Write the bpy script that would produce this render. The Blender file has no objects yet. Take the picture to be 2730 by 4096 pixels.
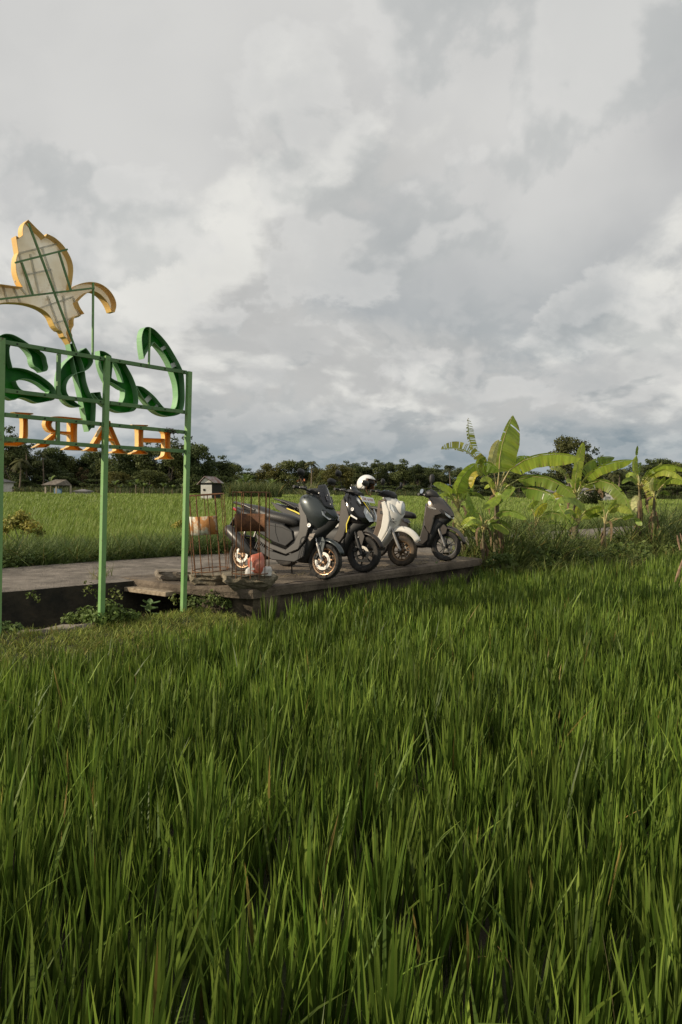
import bpy, bmesh, math, random
import numpy as np
from mathutils import Vector, Matrix
from mathutils.geometry import tessellate_polygon

random.seed(7)
rng = np.random.default_rng(7)
scene = bpy.context.scene
COL = scene.collection

# ------------------------------------------------------------------ camera
FPX, CX, CY, CAMZ = 2800.0, 1365.0, 2048.0, 1.19     # focal length and centre in photo pixels, eye height above the slab
PITCH, ROLL = math.atan(87 / FPX), 0.012
FWD = Vector((0, math.cos(PITCH), -math.sin(PITCH)))
UP0 = Vector((0, math.sin(PITCH), math.cos(PITCH)))
RIGHT = Vector((1, 0, 0)) * math.cos(ROLL) + UP0 * math.sin(ROLL)
UP = UP0 * math.cos(ROLL) - Vector((1, 0, 0)) * math.sin(ROLL)
CAM = Vector((0, 0, CAMZ))
cam_data = bpy.data.cameras.new('camera')
cam_data.sensor_fit = 'HORIZONTAL'
cam_data.sensor_width = 24.0
cam_data.lens = 24.0 * FPX / 2730.0
cam_data.clip_start = 0.05
cam_data.clip_end = 5000
cam = bpy.data.objects.new('camera', cam_data)
COL.objects.link(cam)
_m = Matrix((RIGHT, UP, -FWD)).transposed().to_4x4()
_m.translation = CAM
cam.matrix_world = _m
scene.camera = cam

# ------------------------------------------------------------------ light
SUN_ELEV = math.radians(25)
_h = Vector((-0.955, -0.295, 0)).normalized()
TO_SUN = Vector((_h.x * math.cos(SUN_ELEV), _h.y * math.cos(SUN_ELEV), math.sin(SUN_ELEV)))
sun_data = bpy.data.lights.new('sun', 'SUN')
sun_data.energy = 4.7
sun_data.angle = math.radians(0.6)
sun_data.color = (1.0, 0.86, 0.66)
sun = bpy.data.objects.new('sun', sun_data)
COL.objects.link(sun)
sun.rotation_euler = TO_SUN.to_track_quat('Z', 'Y').to_euler()
scene.view_settings.view_transform = 'Standard'
scene.view_settings.look = 'None'
scene.view_settings.gamma = 1.0
scene.view_settings.exposure = 0.0
scene.view_settings.use_curve_mapping = False
scene.cycles.max_bounces = 6
scene.cycles.transparent_max_bounces = 6

world = bpy.data.worlds.new('World')
scene.world = world
world.use_nodes = True
world.cycles.sampling_method = 'MANUAL'
world.cycles.sample_map_resolution = 512
SKY_OFF = (12.3, 0.6, 3.1)
def build_sky():
    nt = world.node_tree
    N, L = nt.nodes, nt.links
    N.clear()
    def n(t, **k):
        x = N.new(t)
        for a, b in k.items():
            setattr(x, a, b)
        return x
    def lk(a, b): L.new(a, b)
    def math_(op, a, b=None, c=None, clamp=False):
        m = n('ShaderNodeMath', operation=op, use_clamp=clamp)
        for i, v in enumerate((a, b, c)):
            if v is None: continue
            if isinstance(v, (int, float)): m.inputs[i].default_value = v
            else: lk(v, m.inputs[i])
        return m.outputs[0]
    def maprange(v, a, b, c=0.0, d=1.0, smooth=True):
        m = n('ShaderNodeMapRange', interpolation_type='SMOOTHSTEP' if smooth else 'LINEAR')
        lk(v, m.inputs[0])
        for i, q in zip((1, 2, 3, 4), (a, b, c, d)): m.inputs[i].default_value = q
        return m.outputs[0]
    def mix(f, a, b, blend='MIX'):
        m = n('ShaderNodeMix', data_type='RGBA', blend_type=blend)
        for sock, v in ((m.inputs[0], f), (m.inputs[6], a), (m.inputs[7], b)):
            if isinstance(v, (int, float)): sock.default_value = v
            elif isinstance(v, tuple): sock.default_value = (*v, 1)
            else: lk(v, sock)
        return m.outputs[2]
    tc = n('ShaderNodeTexCoord')
    sep = n('ShaderNodeSeparateXYZ'); lk(tc.outputs['Generated'], sep.inputs[0])
    X, Y, Z = sep.outputs
    zc = math_('MAXIMUM', Z, 0.0)
    def noise(scale, detail, rough, dist, off, vec):
        mp = n('ShaderNodeMapping'); lk(vec, mp.inputs[0])
        mp.inputs['Location'].default_value = off
        t = n('ShaderNodeTexNoise'); lk(mp.outputs[0], t.inputs['Vector'])
        t.inputs['Scale'].default_value = scale; t.inputs['Detail'].default_value = detail
        t.inputs['Roughness'].default_value = rough; t.inputs['Distortion'].default_value = dist
        return t.outputs['Fac']
    # cloud coordinates: the view direction, drawn finer towards the horizon so that heaps shrink and flatten with distance
    sc_ = math_('POWER', math_('ADD', zc, 0.20), -0.45)
    cv = n('ShaderNodeVectorMath', operation='SCALE'); lk(tc.outputs['Generated'], cv.inputs[0]); lk(sc_, cv.inputs['Scale'])
    C = cv.outputs[0]; O = SKY_OFF
    def heap(scale, off, det=9):
        return noise(scale, det, 0.57, 0.2, off, C)
    def layer(c, scale, off, th, soft, dark, lit, opac, dl, gain=(-0.025, 0.055)):
        """one layer of heaped cloud: crisp where it thins out, lit on its upper left, grey underneath"""
        h0 = heap(scale, off)
        h1 = heap(scale, (off[0] - 0.5 * dl, off[1], off[2] + dl), det=4)
        lf = maprange(math_('SUBTRACT', h0, h1), gain[0], gain[1])
        rim = maprange(h0, th, th + soft * 2.6, 1.0, 0.0)
        lf = math_('ADD', math_('MULTIPLY', lf, 0.72), math_('MULTIPLY', rim, 0.28))
        m = math_('MULTIPLY', maprange(h0, th, th + soft), opac)
        return mix(m, c, mix(lf, dark, lit)), h0
    sky_tex = n('ShaderNodeTexSky', sky_type='NISHITA', sun_disc=False, sun_elevation=SUN_ELEV)
    sky_tex.sun_rotation = math.atan2(TO_SUN.x, TO_SUN.y)
    sky_tex.air_density = 1.0; sky_tex.dust_density = 2.0
    vm = n('ShaderNodeVectorMath', operation='SCALE'); lk(sky_tex.outputs[0], vm.inputs[0]); vm.inputs['Scale'].default_value = 0.06
    # the high deck over a little blue, paler overhead, blue grey with rain low down
    deck = noise(1.3, 5, 0.5, 0.3, (O[0] + 9, O[1], O[2]), C)
    over = mix(maprange(deck, 0.36, 0.64), (0.50, 0.502, 0.498), (0.66, 0.655, 0.635))
    under = mix(maprange(deck, 0.36, 0.64), (0.235, 0.285, 0.318), (0.375, 0.41, 0.428))
    c = mix(maprange(Z, 0.02, 0.42), under, over)
    c = mix(0.06, c, vm.outputs[0])
    c, _ = layer(c, 1.7, (O[0], O[1], O[2]), 0.47, 0.12, (0.455, 0.456, 0.45), (0.80, 0.79, 0.745), 0.9, 0.10)
    c, _ = layer(c, 3.1, (O[0] + 3, O[1] + 1, O[2]), 0.50, 0.05, (0.385, 0.41, 0.415), (0.70, 0.695, 0.675), 0.52, 0.06)
    low = maprange(Z, 0.10, 0.34, 1.0, 0.0)
    c2, _ = layer(c, 3.9, (O[0] + 7, O[1] + 2, O[2]), 0.475, 0.07, (0.305, 0.335, 0.35), (0.57, 0.57, 0.56), 0.72, 0.05)
    c = mix(low, c, c2)
    veil = maprange(Z, -0.01, 0.13, 0.85, 0.0)
    c = mix(veil, c, (0.19, 0.262, 0.312))
    vlow = maprange(Z, 0.015, 0.14, 1.0, 0.0)
    c3, _ = layer(c, 4.6, (O[0] + 1, O[1] + 6, O[2]), 0.50, 0.06, (0.24, 0.295, 0.33), (0.48, 0.50, 0.505), 0.6, 0.04)
    c = mix(vlow, c, c3)
    c = mix(maprange(Z, -0.05, -0.001, 1.0, 0.0), c, (0.06, 0.075, 0.05))
    bg = n('ShaderNodeBackground'); lk(c, bg.inputs[0]); bg.inputs[1].default_value = 1.05
    out = n('ShaderNodeOutputWorld'); lk(bg.outputs[0], out.inputs[0])
build_sky()

# ------------------------------------------------------------------ helpers
def ray(px, py): return FWD + RIGHT * ((px - CX) / FPX) - UP * ((py - CY) / FPX)
def at(px, py, Y):
    r = ray(px, py); return CAM + r * (Y / r.y)
def gnd(px, py, z):
    r = ray(px, py); return CAM + r * ((z - CAMZ) / r.z)
PU, PW = Vector((0.7071, 0.7071, 0)), Vector((0.7071, -0.7071, 0))    # along the path / across it towards the camera
def st(s, t, z=0.0): return PU * t + PW * s + Vector((0, 0, z))

def tag(o, label=None, cat=None, group=None, kind=None):
    if label: o['label'] = label
    if cat: o['category'] = cat
    if group: o['group'] = group
    if kind: o['kind'] = kind
    return o
def thing(name, label, cat, loc=(0, 0, 0), rot=None, group=None):
    o = bpy.data.objects.new(name, None)
    o.empty_display_size = 0.1
    COL.objects.link(o)
    if rot is None: o.location = loc
    else:
        o.matrix_world = Matrix.Translation(Vector(loc)) @ rot.to_4x4()
    return tag(o, label, cat, group)
def copy_tree(o, parent=None):
    c = o.copy(); COL.objects.link(c); c.parent = parent
    for ch in o.children: copy_tree(ch, c)
    return c

class GB:
    """collects geometry for one mesh"""
    def __init__(self): self.v, self.f, self.mi = [], [], []
    def add(self, vs, fs, m=0):
        b = len(self.v)
        self.v += [Vector(p) for p in vs]
        self.f += [tuple(b + i for i in f) for f in fs]
        self.mi += [m] * len(fs)
        return self
    def box(self, c, size, rot=None, taper=1.0, m=0):
        sx, sy, sz = (q / 2 for q in size)
        vs = [Vector((x * sx * (taper if z > 0 else 1), y * sy * (taper if z > 0 else 1), z * sz)) for z in (-1, 1) for y in (-1, 1) for x in (-1, 1)]
        if rot is not None: vs = [rot @ p for p in vs]
        vs = [p + Vector(c) for p in vs]
        return self.add(vs, [(0, 2, 3, 1), (4, 5, 7, 6), (0, 1, 5, 4), (2, 6, 7, 3), (0, 4, 6, 2), (1, 3, 7, 5)], m)
    def bar(self, a, b, w, d, side=None, m=0):
        a, b = Vector(a), Vector(b); t = (b - a)
        L = t.length; t.normalize()
        s = Vector(side) if side is not None else (Vector((0, 0, 1)) if abs(t.z) < 0.9 else Vector((1, 0, 0)))
        s = (s - t * s.dot(t)).normalized(); q = t.cross(s)
        return self.box((a + b) / 2, (w, d, L), Matrix((s, q, t)).transposed(), m=m)
    def tube(self, pts, r, n=8, caps=True, m=0):
        pts = [Vector(p) for p in pts]
        rs = r if isinstance(r, (list, tuple)) else [r] * len(pts)
        rings = []
        prev = None
        for i, p in enumerate(pts):
            t = (pts[min(i + 1, len(pts) - 1)] - pts[max(i - 1, 0)])
            t = t.normalized() if t.length > 1e-9 else Vector((0, 0, 1))
            if prev is None: s = t.orthogonal().normalized()
            else:
                s = prev - t * prev.dot(t)
                s = s.normalized() if s.length > 1e-6 else t.orthogonal().normalized()
            prev = s
            q = t.cross(s)
            rings.append([p + (s * math.cos(a) + q * math.sin(a)) * rs[i] for a in (2 * math.pi * k / n for k in range(n))])
        return self.rings(rings, caps, m)
    def rings(self, rings, caps=True, m=0, closed=True):
        n = len(rings[0]); vs = [p for r in rings for p in r]; fs = []
        for i in range(len(rings) - 1):
            for k in range(n if closed else n - 1):
                k2 = (k + 1) % n
                fs.append((i * n + k, i * n + k2, (i + 1) * n + k2, (i + 1) * n + k))
        if caps and closed:
            fs.append(tuple(range(n - 1, -1, -1))); fs.append(tuple(range((len(rings) - 1) * n, len(rings) * n)))
        return self.add(vs, fs, m)
    def lathe(self, prof, n=24, axis='Z', center=(0, 0, 0), closed=False, m=0):
        """prof: (radius, height along the axis)"""
        c = Vector(center); rings = []
        for (r, h) in prof:
            ring = []
            for k in range(n):
                a = 2 * math.pi * k / n; x, y = r * math.cos(a), r * math.sin(a)
                ring.append(c + (Vector((x, y, h)) if axis == 'Z' else Vector((x, h, y)) if axis == 'Y' else Vector((h, x, y))))
            rings.append(ring)
        if closed: rings.append(rings[0])
        return self.rings(rings, caps=False, m=m)
    def prism(self, loop, off, m=0, holes=()):
        """planar loop (and holes) extruded by the vector off"""
        off = Vector(off); loops = [[Vector(p) for p in l] for l in (loop, *holes)]
        flat = [p for l in loops for p in l]
        tris = tessellate_polygon(loops)
        n = len(flat); vs = flat + [p + off for p in flat]
        fs = [tuple(t) for t in tris] + [tuple(i + n for i in reversed(t)) for t in tris]
        b = 0
        for l in loops:
            k = len(l)
            for i in range(k):
                j = (i + 1) % k
                fs.append((b + i, b + j, n + b + j, n + b + i))
            b += k
        return self.add(vs, fs, m)
    def build(self, name, mat, parent=None, off=None, smooth=False, label=None, recalc=True, bevel=0, solid=0, subsurf=0):
        me = bpy.data.meshes.new(name)
        vs = [p - Vector(off) for p in self.v] if off is not None else self.v
        me.from_pydata([tuple(p) for p in vs], [], self.f)
        for mm in (mat if isinstance(mat, (list, tuple)) else [mat]): me.materials.append(M[mm] if isinstance(mm, str) else mm)
        if any(self.mi): me.polygons.foreach_set('material_index', self.mi)
        if recalc:
            bm = bmesh.new(); bm.from_mesh(me); bmesh.ops.recalc_face_normals(bm, faces=bm.faces); bm.to_mesh(me); bm.free()
        if smooth: me.polygons.foreach_set('use_smooth', [True] * len(me.polygons))
        me.update()
        o = bpy.data.objects.new(name, me); COL.objects.link(o)
        if parent is not None: o.parent = parent
        if solid:
            md = o.modifiers.new('thick', 'SOLIDIFY'); md.thickness = solid; md.offset = 0
        if bevel:
            md = o.modifiers.new('bevel', 'BEVEL'); md.width = bevel; md.segments = 2; md.limit_method = 'ANGLE'
        if subsurf:
            md = o.modifiers.new('sub', 'SUBSURF'); md.levels = subsurf; md.render_levels = subsurf
        if smooth and not subsurf:
            md = me
            try: me.set_sharp_from_angle(angle=math.radians(42))
            except Exception: pass
        if label: o['label'] = label
        return o

def np_mesh(name, verts, quads, mat, cols=None, parent=None, smooth=True, tris=None):
    me = bpy.data.meshes.new(name)
    verts = np.asarray(verts, dtype=np.float32); nv = len(verts)
    nq = 0 if quads is None else len(quads); ntri = 0 if tris is None else len(tris)
    me.vertices.add(nv); me.vertices.foreach_set('co', verts.ravel())
    parts_ = []
    if nq: parts_.append(np.asarray(quads, dtype=np.int32).ravel())
    if ntri: parts_.append(np.asarray(tris, dtype=np.int32).ravel())
    li = np.concatenate(parts_)
    me.loops.add(len(li)); me.loops.foreach_set('vertex_index', li)
    me.polygons.add(nq + ntri)
    starts = np.concatenate([np.arange(nq, dtype=np.int32) * 4, nq * 4 + np.arange(ntri, dtype=np.int32) * 3])
    me.polygons.foreach_set('loop_start', starts)
    try:
        tot = np.concatenate([np.full(nq, 4, dtype=np.int32), np.full(ntri, 3, dtype=np.int32)])
        me.polygons.foreach_set('loop_total', tot)
    except Exception: pass
    me.polygons.foreach_set('use_smooth', np.full(nq + ntri, smooth))
    if cols is not None:
        a = me.color_attributes.new('tint', 'FLOAT_COLOR', 'POINT')
        c = np.ones((nv, 4), dtype=np.float32); c[:, :3] = cols
        a.data.foreach_set('color', c.ravel())
    me.materials.append(M[mat] if isinstance(mat, str) else mat)
    me.update(calc_edges=True); me.validate()
    if name is None: return me
    o = bpy.data.objects.new(name, me); COL.objects.link(o)
    if parent is not None: o.parent = parent
    return o

# ------------------------------------------------------------------ materials
M = {}
def mat(name, base, rough=0.6, metal=0.0, var=0.0, vscale=8.0, base2=None, bump=0.0, bscale=30.0, spec=0.5, trans=0.0,
        leaf=0.0, tint=False, alpha=1.0, coat=0.0, lo=0.42, hi=0.62, detail=6.0, spots=None):
    m = bpy.data.materials.new(name); m.use_nodes = True
    nt = m.node_tree; N, L = nt.nodes, nt.links
    p = N['Principled BSDF']; out = N['Material Output']
    p.inputs['Base Color'].default_value = (*base, 1)
    p.inputs['Roughness'].default_value = rough; p.inputs['Metallic'].default_value = metal
    p.inputs['Specular IOR Level'].default_value = spec
    if coat: p.inputs['Coat Weight'].default_value = coat; p.inputs['Coat Roughness'].default_value = 0.15
    if trans: p.inputs['Transmission Weight'].default_value = trans
    if alpha < 1: p.inputs['Alpha'].default_value = alpha
    csock = None
    tc = N.new('ShaderNodeTexCoord')
    if tint:
        a = N.new('ShaderNodeAttribute'); a.attribute_name = 'tint'
        csock = a.outputs['Color']
    if base2 is not None or var:
        t = N.new('ShaderNodeTexNoise'); t.inputs['Scale'].default_value = vscale; t.inputs['Detail'].default_value = detail
        t.inputs['Roughness'].default_value = 0.62
        L.new(tc.outputs['Object'], t.inputs['Vector'])
        r = N.new('ShaderNodeMapRange'); L.new(t.outputs['Fac'], r.inputs[0]); r.inputs[1].default_value = lo; r.inputs[2].default_value = hi
        mx = N.new('ShaderNodeMix'); mx.data_type = 'RGBA'; L.new(r.outputs[0], mx.inputs[0])
        if base2 is None:
            base2 = tuple(q * (1 - var) for q in base)
            mx.inputs[7].default_value = (*(q * (1 + var * 0.6) for q in base), 1)
            mx.inputs[6].default_value = (*base2, 1)
        else:
            mx.inputs[6].default_value = (*base, 1); mx.inputs[7].default_value = (*base2, 1)
        if csock is not None:
            mm = N.new('ShaderNodeMix'); mm.data_type = 'RGBA'; mm.blend_type = 'MULTIPLY'; mm.inputs[0].default_value = 1
            L.new(mx.outputs[2], mm.inputs[6]); L.new(csock, mm.inputs[7]); csock = mm.outputs[2]
        else: csock = mx.outputs[2]
    if spots:
        scol, ssc, slo, shi = spots
        t3 = N.new('ShaderNodeTexNoise'); t3.inputs['Scale'].default_value = ssc; t3.inputs['Detail'].default_value = 9; t3.inputs['Roughness'].default_value = 0.7
        L.new(tc.outputs['Object'], t3.inputs['Vector'])
        r3 = N.new('ShaderNodeMapRange'); L.new(t3.outputs['Fac'], r3.inputs[0]); r3.inputs[1].default_value = slo; r3.inputs[2].default_value = shi
        m3 = N.new('ShaderNodeMix'); m3.data_type = 'RGBA'; L.new(r3.outputs[0], m3.inputs[0]); m3.inputs[7].default_value = (*scol, 1)
        if csock is not None: L.new(csock, m3.inputs[6])
        else: m3.inputs[6].default_value = (*base, 1)
        csock = m3.outputs[2]
    if csock is not None: L.new(csock, p.inputs['Base Color'])
    if bump:
        t2 = N.new('ShaderNodeTexNoise'); t2.inputs['Scale'].default_value = bscale; t2.inputs['Detail'].default_value = 8
        t2.inputs['Roughness'].default_value = 0.65
        L.new(tc.outputs['Object'], t2.inputs['Vector'])
        b = N.new('ShaderNodeBump'); b.inputs['Strength'].default_value = min(1.0, bump); b.inputs['Distance'].default_value = 0.02
        L.new(t2.outputs['Fac'], b.inputs['Height']); L.new(b.outputs[0], p.inputs['Normal'])
    if leaf:
        tr = N.new('ShaderNodeBsdfTranslucent')
        if csock is not None: L.new(csock, tr.inputs[0])
        else: tr.inputs[0].default_value = (*base, 1)
        ms = N.new('ShaderNodeMixShader'); ms.inputs[0].default_value = leaf
        L.new(p.outputs[0], ms.inputs[1]); L.new(tr.outputs[0], ms.inputs[2]); L.new(ms.outputs[0], out.inputs[0])
    M[name] = m
    return m

mat('soil', (0.045, 0.038, 0.022), 0.95, base2=(0.05, 0.07, 0.02), vscale=1.4, bump=0.8, bscale=9)
mat('concrete', (0.098, 0.083, 0.067), 0.95, base2=(0.25, 0.217, 0.182), vscale=3.3, bump=1.0, bscale=40, detail=14, lo=0.34, hi=0.68, spots=((0.05, 0.045, 0.03), 1.1, 0.52, 0.72))
mat('slab', (0.07, 0.053, 0.038), 0.92, base2=(0.225, 0.18, 0.132), vscale=2.2, bump=1.0, bscale=26, detail=14, lo=0.34, hi=0.68, spots=((0.045, 0.036, 0.024), 1.3, 0.52, 0.70))
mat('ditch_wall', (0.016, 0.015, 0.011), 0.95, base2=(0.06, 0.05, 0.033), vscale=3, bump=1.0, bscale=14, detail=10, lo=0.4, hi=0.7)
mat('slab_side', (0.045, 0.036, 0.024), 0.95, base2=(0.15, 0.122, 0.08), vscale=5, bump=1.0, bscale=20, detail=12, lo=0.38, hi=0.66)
mat('rock', (0.115, 0.095, 0.06), 0.95, base2=(0.26, 0.225, 0.16), vscale=7, bump=1.0, bscale=24, detail=10)
mat('rock_top', (0.15, 0.125, 0.095), 0.95, base2=(0.27, 0.235, 0.19), vscale=5, bump=0.8, bscale=30, detail=10)
mat('plank', (0.33, 0.27, 0.19), 0.85, base2=(0.16, 0.115, 0.07), vscale=14, bump=0.6, bscale=40)
mat('rice', (1, 1, 1), 0.5, tint=True, leaf=0.32, var=0.25, vscale=0.8, spec=0.28)
mat('weed', (1, 1, 1), 0.6, tint=True, leaf=0.25, var=0.2, vscale=2.0, spec=0.3)
mat('foliage', (1, 1, 1), 0.65, tint=True, leaf=0.28, var=0.3, vscale=0.35, spec=0.25)
mat('bark', (0.10, 0.08, 0.06), 0.9, base2=(0.2, 0.17, 0.13), vscale=6, bump=0.6)
mat('sign_post', (0.165, 0.33, 0.105), 0.5, base2=(0.21, 0.37, 0.14), vscale=4, bump=0.12, bscale=60, spots=((0.13, 0.085, 0.04), 13, 0.60, 0.70))
mat('sign_rail', (0.095, 0.205, 0.07), 0.5, base2=(0.135, 0.25, 0.09), vscale=5, bump=0.12, bscale=60, spots=((0.10, 0.065, 0.03), 13, 0.58, 0.70))
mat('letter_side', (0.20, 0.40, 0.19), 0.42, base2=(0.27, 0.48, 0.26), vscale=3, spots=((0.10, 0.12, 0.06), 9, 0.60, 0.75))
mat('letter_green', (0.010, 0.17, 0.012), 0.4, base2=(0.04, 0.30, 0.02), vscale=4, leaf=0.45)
mat('letter_yellow_side', (0.78, 0.49, 0.16), 0.45, base2=(0.82, 0.55, 0.22), vscale=5)
mat('letter_yellow', (0.78, 0.38, 0.03), 0.45, base2=(0.82, 0.46, 0.06), vscale=5, leaf=0.45)
mat('bud_side', (0.78, 0.52, 0.16), 0.45, base2=(0.70, 0.44, 0.15), vscale=4)
mat('bud_panel', (0.86, 0.83, 0.74), 0.6, base2=(0.93, 0.92, 0.87), vscale=3.5, leaf=0.5, spots=((0.55, 0.46, 0.31), 5, 0.56, 0.80))
mat('bud_seam', (0.42, 0.37, 0.29), 0.6)
mat('white_patch', (0.75, 0.75, 0.73), 0.5)
mat('bolt', (0.03, 0.028, 0.025), 0.5, metal=0.6)
mat('old_twine', (0.05, 0.045, 0.03), 0.9)
# ------------------------------------------------------------------ the ground, the path and the slab
SLAB = [Vector((-2.94, 9.28, 0)), Vector((-1.94, 8.55, 0)), Vector((-1.02, 8.23, 0)), Vector((2.52, 12.42, 0)), Vector((1.55, 13.6, 0))]
def s_of(p): return p.dot(PW)
def t_of(p): return p.dot(PU)
def vnoise(x, y, k=1.0):
    return (math.sin(x * 1.7 * k + 1.3) * math.cos(y * 2.1 * k - .7) + .5 * math.sin(x * 4.1 * k + y * 3.3 * k)) / 1.5
def ground_z(s, t):
    if s < -10.55: return -0.10 + (-0.16 if s < -11.6 else -0.16 * (-10.55 - s) / 1.05)
    if s < -8.30: return -0.85
    if t < 4.75:
        if s < -7.05: return -0.85
        if s < -6.98: return -0.85 + (s + 7.05) / 0.07 * 0.60
        if s < -5.85: return -0.25 - 0.05 * (s + 6.98) + 0.03 * vnoise(s * 3, t * 2)
        if s < -5.4: return -0.30 - (s + 5.85) / 0.45 * 0.21
        return -0.51
    if t < 10.6: return -0.75 if s < -6.9 else -0.51
    k = min(1, max(0, (s + 8.3) / 2.6))
    return -0.12 * (1 - k) - 0.51 * k + 0.03 * vnoise(s, t)
ss = [-1500, -500, -220, -100, -50, -30, -20, -15, -13, -12, -11.6, -11.2, -10.9, -10.7, -10.56, -10.54, -8.5, -8.29, -7.9, -7.5, -7.06, -6.97, -6.8, -6.6, -6.4, -6.2, -6.0,
      -5.84, -5.6, -5.39, -5, -4, -2, 0, 3, 6, 10, 20, 60, 300, 1500]
ts = [-1500, -300, -60, -20, -8, -4, -2, -1, 0, .5, 1, 1.5, 2, 2.5, 3, 3.5, 4, 4.4, 4.74, 4.76, 5.2, 6, 7, 8, 9, 10, 10.55, 10.65, 11, 12, 13, 15, 17, 20, 25, 30, 40, 60, 100, 200, 400, 1500]
g = GB()
g.add([st(s, t, ground_z(s, t)) for s in ss for t in ts],
      [(i * len(ts) + j, i * len(ts) + j + 1, (i + 1) * len(ts) + j + 1, (i + 1) * len(ts) + j) for i in range(len(ss) - 1) for j in range(len(ts) - 1)])
tag(g.build('ground', 'soil'), kind='structure')

# path: a concrete strip 2.3 m wide with crumbled edges
def strip(name, tvals, s_near, s_far, z, depth, matn, matside):
    g = GB(); top = []
    for i, t in enumerate(tvals):
        a, b = s_near(t), s_far(t)
        row = []
        for k in range(9):
            s = b + (a - b) * k / 8
            zz = z + 0.012 * vnoise(s * 1.3, t * 0.9) - (0.02 if k in (0, 8) else 0) + 0.03 * (1 - k / 8)
            row.append(st(s, t, zz))
        row.insert(0, st(b - 0.02, t, z - depth)); row.append(st(a + 0.01, t, z - depth))
        top.append(row)
    n = len(top[0])
    for row in top: g.v += row
    for i in range(len(top) - 1):
        for k in range(n - 1):
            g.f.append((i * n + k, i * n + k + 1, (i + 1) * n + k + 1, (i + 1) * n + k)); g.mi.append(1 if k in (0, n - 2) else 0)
    return g.build(name, [matn, matside], smooth=False)
tv = [-300, -100, -40, -15] + [x * 0.35 - 8 for x in range(110)] + [33, 36, 40, 50, 70, 120, 300]
rj = [random.uniform(-1, 1) for _ in tv]
jit = {t: r for t, r in zip(tv, rj)}
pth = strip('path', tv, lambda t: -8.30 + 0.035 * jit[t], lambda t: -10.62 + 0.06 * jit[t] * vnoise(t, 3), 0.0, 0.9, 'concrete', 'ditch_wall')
tag(pth, kind='structure')

# the parking slab bridging the ditch
slab_root = thing('parking_slab', 'weathered brown concrete slab over the ditch carrying the parked scooters', 'concrete slab', (0.5, 10.5, -0.5))
def inner(poly, n):
    out = []
    for i in range(len(poly)):
        a, b = poly[i], poly[(i + 1) % len(poly)]
        for k in range(n): out.append(a.lerp(b, k / n))
    return out
edge = inner(SLAB, 7)
cen = sum(SLAB, Vector()) / len(SLAB)
edge = [p + Vector((random.uniform(-.02, .02), random.uniform(-.02, .02), 0)) for p in edge]
g = GB()
TH = 0.11
rings = [[cen.lerp(p, f) + Vector((0, 0, 0.006 + 0.008 * vnoise(p.x * 2 * f, p.y * 2))) for p in edge] for f in (0.15, 0.5, 0.8, 0.94)]
rings.append([p + Vector((0, 0, 0.004)) for p in edge])
rings.append([p + (p - cen).normalized() * 0.012 + Vector((0, 0, -0.03 - random.uniform(0, 0.012))) for p in edge])
rings.append([p + (p - cen).normalized() * random.uniform(-.012, .012) + Vector((0, 0, -0.09)) for p in edge])
rings.append([p + (p - cen).normalized() * random.uniform(-.02, .0) + Vector((0, 0, -TH)) for p in edge])
g.rings(rings, caps=True)
g.build('slab_top', 'slab', slab_root, off=slab_root.location)
def crack(a, b, z, parent, off, n=14, r=.004, wob=.06):
    a, b = Vector(a), Vector(b); d = (b - a); q = Vector((-d.y, d.x, 0)).normalized()
    pts = [a.lerp(b, k / n) + q * random.gauss(0, wob) * (0 if k in (0, n) else 1) + Vector((0, 0, z)) for k in range(n + 1)]
    g = GB(); g.tube(pts, [r * random.uniform(.5, 1.4) for _ in pts], 4); g.build('crack', 'crack_dirt', parent, off=off)
mat('crack_dirt', (0.012, 0.010, 0.007), 1.0)
for (a, b) in (((-1.1, 8.7, 0), (-2.2, 9.6, 0)), ((.2, 9.9, 0), (-1.0, 11.2, 0)), ((1.2, 10.95, 0), (.4, 12.3, 0)), ((-.7, 8.75, 0), (1.4, 11.4, 0))):
    crack(a, b, .010, slab_root, slab_root.location, wob=.035)
# front retaining wall and the cross wall under the slab
g = GB()
for a, b in ((SLAB[2] + Vector((-.02, .10, 0)), SLAB[3] + Vector((-.1, .05, 0))),):
    n = 24; rows = []
    for k in range(n + 1):
        p = a.lerp(b, k / n); q = (b - a).normalized(); o = Vector((q.y, -q.x, 0))
        rows.append([p + o * random.uniform(-.03, .0) + Vector((0, 0, -TH + .002)), p + o * random.uniform(-.05, .02) + Vector((0, 0, -.38)), p + o * 0.03 + Vector((0, 0, -.8))])
    for r in rows: g.v += r
    for k in range(n):
        for j in range(2):
            g.f.append((k * 3 + j, k * 3 + j + 1, (k + 1) * 3 + j + 1, (k + 1) * 3 + j)); g.mi.append(0)
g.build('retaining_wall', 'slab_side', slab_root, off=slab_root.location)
g = GB()
a, b = SLAB[1] + Vector((.22, -.03, 0)), SLAB[2] + Vector((.10, .14, 0))
g.prism([a + Vector((0, 0, -TH - .002)), b + Vector((0, 0, -TH - .002)), b + Vector((0, 0, -.8)), a + Vector((0, 0, -.8))], (0.18, .22, 0))
g.build('pier', 'slab_side', slab_root, off=slab_root.location)

kg = GB(); rows = []
for k in range(26):
    t = 0.2 + k * .135; a = random.uniform(-.02, .02)
    rows.append([st(-7.06 + a, t, -.5), st(-7.05 + a, t, -.235 + random.uniform(-.02, .02)), st(-6.90 + a, t, -.225 + random.uniform(-.015, .015)), st(-6.86 + a, t, -.32)])
kg.rings(rows, caps=False, closed=False); tag(kg.build('ditch_kerb', 'rock_top', smooth=False), 'crumbling low concrete kerb along the near ditch edge', 'kerb', kind='structure')
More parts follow.
